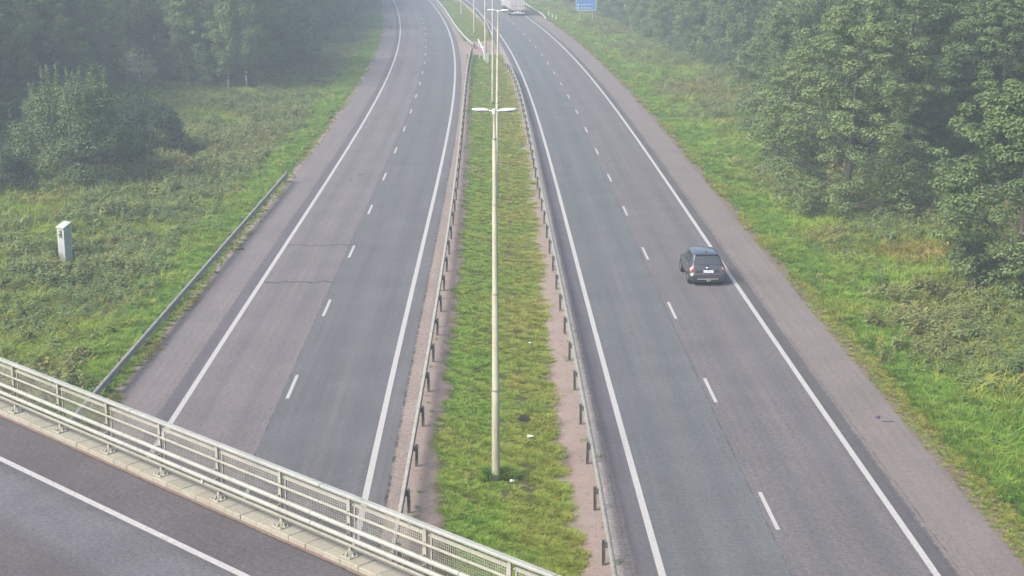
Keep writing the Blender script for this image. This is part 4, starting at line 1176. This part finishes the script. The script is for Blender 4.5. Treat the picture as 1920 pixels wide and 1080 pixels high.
# ================================================================ GRASS AND WEEDS
src = {}
def source_collection(name, meshes, mat):
    c = bpy.data.collections.new(name)
    for i, me in enumerate(meshes):
        o = bpy.data.objects.new(f'{name}_{i:02d}', me); me.materials.append(mat); c.objects.link(o)
    src[name] = c
    return c
def blade_tuft(nb, rad, h, w, spread, droop):
    """bent blades, two quads each"""
    V = []; F = []; S = []
    for i in range(nb):
        a = rng.uniform(0, 6.283); r_ = rad * math.sqrt(rng.uniform()); b = np.array([r_ * math.cos(a), r_ * math.sin(a), -0.02])
        a2 = a + rng.normal(0, 0.9); hh = h * rng.uniform(0.55, 1.15); sp = spread * rng.uniform(0.3, 1.2)
        d = np.array([math.cos(a2), math.sin(a2), 0]); s = np.array([-math.sin(a2), math.cos(a2), 0]) * w * rng.uniform(0.7, 1.3) * 0.5
        m = b + d * sp * hh * 0.4 + np.array([0, 0, hh * 0.65]); t = b + d * sp * hh * (1.0 + droop) + np.array([0, 0, hh * (1.0 - droop * 0.6)])
        k = len(V); V += [b - s, b + s, m + s * 0.8, m - s * 0.8, t + s * 0.15, t - s * 0.15]
        F += [(k, k + 1, k + 2, k + 3), (k + 3, k + 2, k + 4, k + 5)]; S += [rng.uniform(0, 1)] * 6
    me = np_mesh('tuft', V, F); at = me.attributes.new('shade', 'FLOAT', 'POINT'); at.data.foreach_set('value', np.array(S, np.float32)); return me
def weed_plant(stems, h, ll, lw, per):
    C = []; N_ = []; T = []; S = []
    for i in range(stems):
        a = rng.uniform(0, 6.283); r0 = rng.uniform(0, 0.16); lean = rng.normal(0, 0.12, 2); hh = h * rng.uniform(0.65, 1.1); sh = rng.uniform(0.2, 0.8)
        for k in range(per):
            f = (k + rng.uniform(0.2, 1)) / per; b = rng.uniform(0, 6.283)
            c = np.array([r0 * math.cos(a) + lean[0] * f * hh, r0 * math.sin(a) + lean[1] * f * hh, hh * f]) + np.array([math.cos(b), math.sin(b), 0.1]) * ll * 0.5 * (1.15 - 0.7 * f)
            C.append(c); T.append([math.cos(b), math.sin(b), 0.15 - 0.2 * rng.uniform()]); N_.append([0.3 * math.cos(b), 0.3 * math.sin(b), 1.0]); S.append(np.clip(sh + rng.normal(0, 0.15), 0, 1))
    C = np.array(C); l = ll * rng.uniform(0.7, 1.2, len(C))
    return leaf_mesh('weed', C, np.array(N_), l, l * lw / ll, np.array(S), np.array(T))
source_collection('short_grass_source', [blade_tuft(46, 0.26, 0.15, 0.020, 1.2, 0.45) for _ in range(5)], M['grass'])
source_collection('tall_grass_source', [blade_tuft(44, 0.20, 0.52, 0.026, 0.8, 0.5) for _ in range(6)], M['grass'])
source_collection('weed_source', [weed_plant(6, 0.75, 0.17, 0.055, 15) for _ in range(3)] + [weed_plant(5, 0.5, 0.22, 0.11, 11) for _ in range(3)], M['weed'])

def scatter(name, P, idx, rot, scl, tint, coll, label=None):
    me = bpy.data.meshes.new(name); me.vertices.add(len(P)); me.vertices.foreach_set('co', np.asarray(P, np.float32).ravel())
    for nm, ty, v in (('idx', 'INT', idx.astype(np.int32)), ('scl', 'FLOAT_VECTOR', scl), ('rot', 'FLOAT_VECTOR', rot), ('tint', 'FLOAT', tint)):
        at = me.attributes.new(nm, ty, 'POINT'); at.data.foreach_set('vector' if ty == 'FLOAT_VECTOR' else 'value', np.asarray(v, np.int32 if ty == 'INT' else np.float32).ravel())
    o = link(name, me); o['kind'] = 'stuff'
    if label: o['label'] = label
    g = bpy.data.node_groups.new(name + '_nodes', 'GeometryNodeTree')
    g.interface.new_socket('Geometry', in_out='INPUT', socket_type='NodeSocketGeometry'); g.interface.new_socket('Geometry', in_out='OUTPUT', socket_type='NodeSocketGeometry')
    gi = g.nodes.new('NodeGroupInput'); go = g.nodes.new('NodeGroupOutput')
    ci = g.nodes.new('GeometryNodeCollectionInfo'); ci.inputs['Collection'].default_value = coll; ci.inputs['Separate Children'].default_value = True; ci.inputs['Reset Children'].default_value = True
    ip = g.nodes.new('GeometryNodeInstanceOnPoints'); ip.inputs['Pick Instance'].default_value = True
    def attr(nm, ty):
        n = g.nodes.new('GeometryNodeInputNamedAttribute'); n.data_type = ty; n.inputs['Name'].default_value = nm; return n.outputs['Attribute']
    er = g.nodes.new('FunctionNodeEulerToRotation'); g.links.new(attr('rot', 'FLOAT_VECTOR'), er.inputs[0])
    g.links.new(gi.outputs[0], ip.inputs['Points']); g.links.new(ci.outputs[0], ip.inputs['Instance'])
    g.links.new(attr('idx', 'INT'), ip.inputs['Instance Index']); g.links.new(er.outputs[0], ip.inputs['Rotation']); g.links.new(attr('scl', 'FLOAT_VECTOR'), ip.inputs['Scale'])
    g.links.new(ip.outputs[0], go.inputs[0])
    md = o.modifiers.new('scatter', 'NODES'); md.node_group = g
    return o

def field(x, y, z, tint, size, k, lean=0.12):
    n = len(x)
    rot = np.stack([rng.normal(0, lean, n), rng.normal(0, lean, n), rng.uniform(0, 6.283, n)], 1)
    s = size * rng.uniform(0.7, 1.3, n)
    return np.stack([x, y, z], 1), rng.integers(0, k, n), rot, np.stack([s, s, s * rng.uniform(0.85, 1.2, n)], 1), np.clip(tint, 0, 1)

def verge(side, count):
    """candidate points with a density that falls with distance"""
    y = 38 + 300 * rng.uniform(0, 1, count) ** 1.9
    d = 35 * rng.uniform(0, 1, count) ** 1.25 - 1.0
    lim0 = np.where(y < 106, -0.75, -0.6) if side < 0 else np.where(y < 66, -0.25, np.where(y < 80, -0.25 - 0.6 * (y - 66) / 14, -0.85))
    sl = np.hypot(1, sl_(y) if side < 0 else sr_(y))
    if side < 0:
        x = xl(y) - (6.75 + d) / sl; edge = np.interp(y, EL[:, 0], EL[:, 1]); keep = x > edge - 4.0
    else:
        x = xr(y) + (7.25 + d) / sl; edge = np.interp(y, ER[:, 0], ER[:, 1]); keep = x < edge + 4.0
    keep &= d > lim0
    if side < 0:      # the cabinet stands on trodden ground
        q_ = np.clip((77.9 - y) / 3.2, 0, 1); keep &= ~((np.abs(x + 23.1 * (1 - 0.04 * q_)) < 0.75) & (y < 78.8) & (y > 74.6) & (rng.uniform(0, 1, len(x)) < 0.93))
    keep &= np.abs(x) < 0.345 * (y + 4) + 2.0
    return x[keep], y[keep], d[keep]
for side, cnt in ((-1, 150000), (1, 130000)):
    x, y, d = verge(side, cnt)
    z = gz(x, y)
    n1 = vnoise(x, y, 4.0, 0); n2 = vnoise(x, y, 1.7, 3); n3 = vnoise(x, y, 9.0, 2)
    u = rng.uniform(0, 1, len(x))
    lim = (3.1 if side < 0 else 2.7) + 1.3 * n2 + 1.6 * rng.normal(size=len(x)) * 0.5
    edge_thin = np.clip((d + (0.85 if side < 0 else np.where(y < 72, 0.2, 0.9)) + 0.25 * n2) / 0.7, 0, 1)
    lush = d < lim
    weeds = (~lush) & (u < np.clip((0.36 if side < 0 else 0.36) + 0.75 * n1 + 0.3 * n3, 0.05, 0.9))
    tall = ~lush & ~weeds
    keepl = lush & (rng.uniform(0, 1, len(x)) < edge_thin ** 1.5)
    if side < 0: tl = 0.34 + 0.14 * n2 + 0.4 * np.clip(0.1 - d, 0, 1); tt = 0.58 + 0.24 * n1 + 0.10 * n3; tw = 0.50 + 0.28 * n3 + 0.1 * n2
    else: tl = 0.32 + 0.15 * n2 + 0.22 * np.clip(0.2 - d, 0, 1); tt = 0.56 + 0.24 * n1 + 0.12 * n3; tw = 0.45 + 0.30 * n3
    patch_ = smooth((vnoise(x, y, 2.6, 1) - 0.55) / 0.25); tt = tt + 0.30 * patch_; tw = tw + 0.30 * patch_ * (side > 0)
    jit = lambda m: 0.06 * rng.normal(size=m.sum())
    nm = 'left' if side < 0 else 'right'
    m = keepl; f = field(x[m], y[m], z[m], tl[m] + jit(m), np.where((d[m] < 0.1) & (side < 0), 0.28, 0.15 * n2[m] + 0.5) + 0.4 * np.clip(d[m] / 2.5, 0, 1), 6)
    scatter('verge_grass', *f, src['tall_grass_source'])
    m = tall; f = field(x[m], y[m], z[m], tt[m] + jit(m), 0.95 + 0.3 * n2[m] + 0.25 * np.clip(n1[m], 0, 1), 6, 0.25)
    scatter('meadow_grass', *f, src['tall_grass_source'])
    m = weeds; f = field(x[m], y[m], z[m], tw[m] + jit(m), (1.15 if side < 0 else 1.0) + 0.4 * n2[m] + 0.3 * n3[m], 6, 0.14)
    scatter('verge_weeds', *f, src['weed_source'])
# sparse dry tufts on the gritty edge of the right shoulder
m_ = 3200; yy = rng.uniform(38, 74, m_); dd_ = rng.uniform(6.25, 7.3, m_); kk = rng.uniform(0, 1, m_) < 0.25 + 0.7 * (dd_ - 6.25)
yy, dd_ = yy[kk], dd_[kk]; xx = xr(yy) + dd_
f = field(xx, yy, np.full(len(xx), -0.05), 0.56 + 0.16 * rng.normal(size=len(xx)), np.full(len(xx), 0.24), 6, 0.3)
scatter('dry_grass', *f, src['tall_grass_source'])
# median lawn
cnt = 90000
y = 36 + 290 * rng.uniform(0, 1, cnt) ** 1.9
t = rng.uniform(0, 1, cnt)
x0 = xl(y) + 4.85; x1 = xr(y) - 4.95; x = x0 + (x1 - x0) * t
al = x - xl(y); ar = x - xr(y)
nb = vnoise(x, y, 1.1, 1); nc = vnoise(x, y, 0.5, 2); nd = vnoise(x, y, 3.0, 0)
le = np.interp(y, [36, 41, 46, 49, 57, 76, 90, 111, 143, 200], [6.4, 6.15, 5.76, 5.5, 5.65, 5.66, 5.5, 5.35, 5.1, 5.1])
re = np.interp(y, [36, 43, 54, 61, 76, 111, 135, 200], [-5.5, -5.68, -5.7, -5.55, -5.25, -5.0, -4.9, -4.9])
dl_ = np.minimum(al - le, re - ar) + 0.22 * nb + 0.10 * nc - 0.27; gap = vnoise(x, y, 0.17, 1) - 0.5 * np.exp(-((t - 0.63) / 0.02) ** 2) - 0.35 * np.exp(-((t - 0.33) / 0.03) ** 2)
pr = np.clip(dl_ / 0.35 + 0.45, 0, 1) * np.where((y > 197) & (y < 222), np.clip((199 - y) / 2, 0, 1) + np.clip((y - 220) / 2, 0, 1), 1)
bare = (np.hypot(x - 0.2, (y - 45.2) * 0.8) < 0.55) | (np.hypot(x - 0.6, y - 52) < 0.28)
keep = (gap > -0.25 + 0.3 * rng.normal(size=cnt)) & (rng.uniform(0, 1, cnt) < pr) & (~bare | (rng.uniform(0, 1, cnt) < 0.25))
x, y, nb, nc, nd, al, ar = (v[keep] for v in (x, y, nb, nc, nd, al, ar)); tm = t[keep]
z = np.array([median_z(a, b) for a, b in zip(tm, y)])
tint = 0.45 + 0.09 * nb + 0.10 * nd + 0.12 * smooth((tm - 0.42) / 0.2) - 0.04
f = field(x, y, z, tint + 0.08 * rng.normal(size=len(x)), 0.56 + 0.22 * vnoise(x, y, 0.2, 3) + 0.1 * nc, 5, 0.15)
scatter('median_grass', *f, src['short_grass_source'])
# long grass round the foot of the nearest post and along the guardrail posts
qx = []; qy = []
for i in range(30):
    a = rng.uniform(0, 6.283); r_ = 0.15 + 0.35 * rng.uniform(); qx.append(-0.51 + r_ * math.cos(a) * 1.2); qy.append(46.2 + abs(r_ * math.sin(a)) * 1.2 - 0.1)
for i in range(150):
    yy = rng.uniform(38, 150); sd = rng.uniform() < 0.5
    qx.append(float(xl(yy) + 5.15 + rng.normal(0, 0.12)) if sd else float(xr(yy) - 4.85 + rng.normal(0, 0.12))); qy.append(yy)
qx = np.array(qx); qy = np.array(qy)
f = field(qx, qy, np.full(len(qx), -0.08), 0.35 + 0.15 * rng.normal(size=len(qx)), np.where(np.arange(len(qx)) < 30, 0.62, 0.3), 6, 0.15)
scatter('long_grass', *f, src['tall_grass_source'])

# ================================================================ HAZE
gv = np.array([v.co[:] for v in ground.data.vertices]); g0, g1 = gv.min(0), gv.max(0)
mb = MB(); mb.box(((g0[0] + g1[0]) / 2, (g0[1] + g1[1]) / 2, 13.5), (g1[0] - g0[0] + 20, g1[1] - g0[1] + 20, 31.0))
hz = mb.build('haze', None); hz['kind'] = 'stuff'
hm = bpy.data.materials.new('haze'); hm.use_nodes = True
ht = hm.node_tree
for nd_ in list(ht.nodes):
    if nd_.type == 'BSDF_PRINCIPLED': ht.nodes.remove(nd_)
pv = ht.nodes.new('ShaderNodeVolumePrincipled')
pv.inputs['Color'].default_value = (0.76, 0.87, 1.0, 1)
pv.inputs['Density'].default_value = HAZE_DENSITY
pv.inputs['Anisotropy'].default_value = 0.2
ht.links.new(pv.outputs[0], ht.nodes['Material Output'].inputs['Volume'])
hz.data.materials.append(hm)
hz.display_type = 'WIRE'
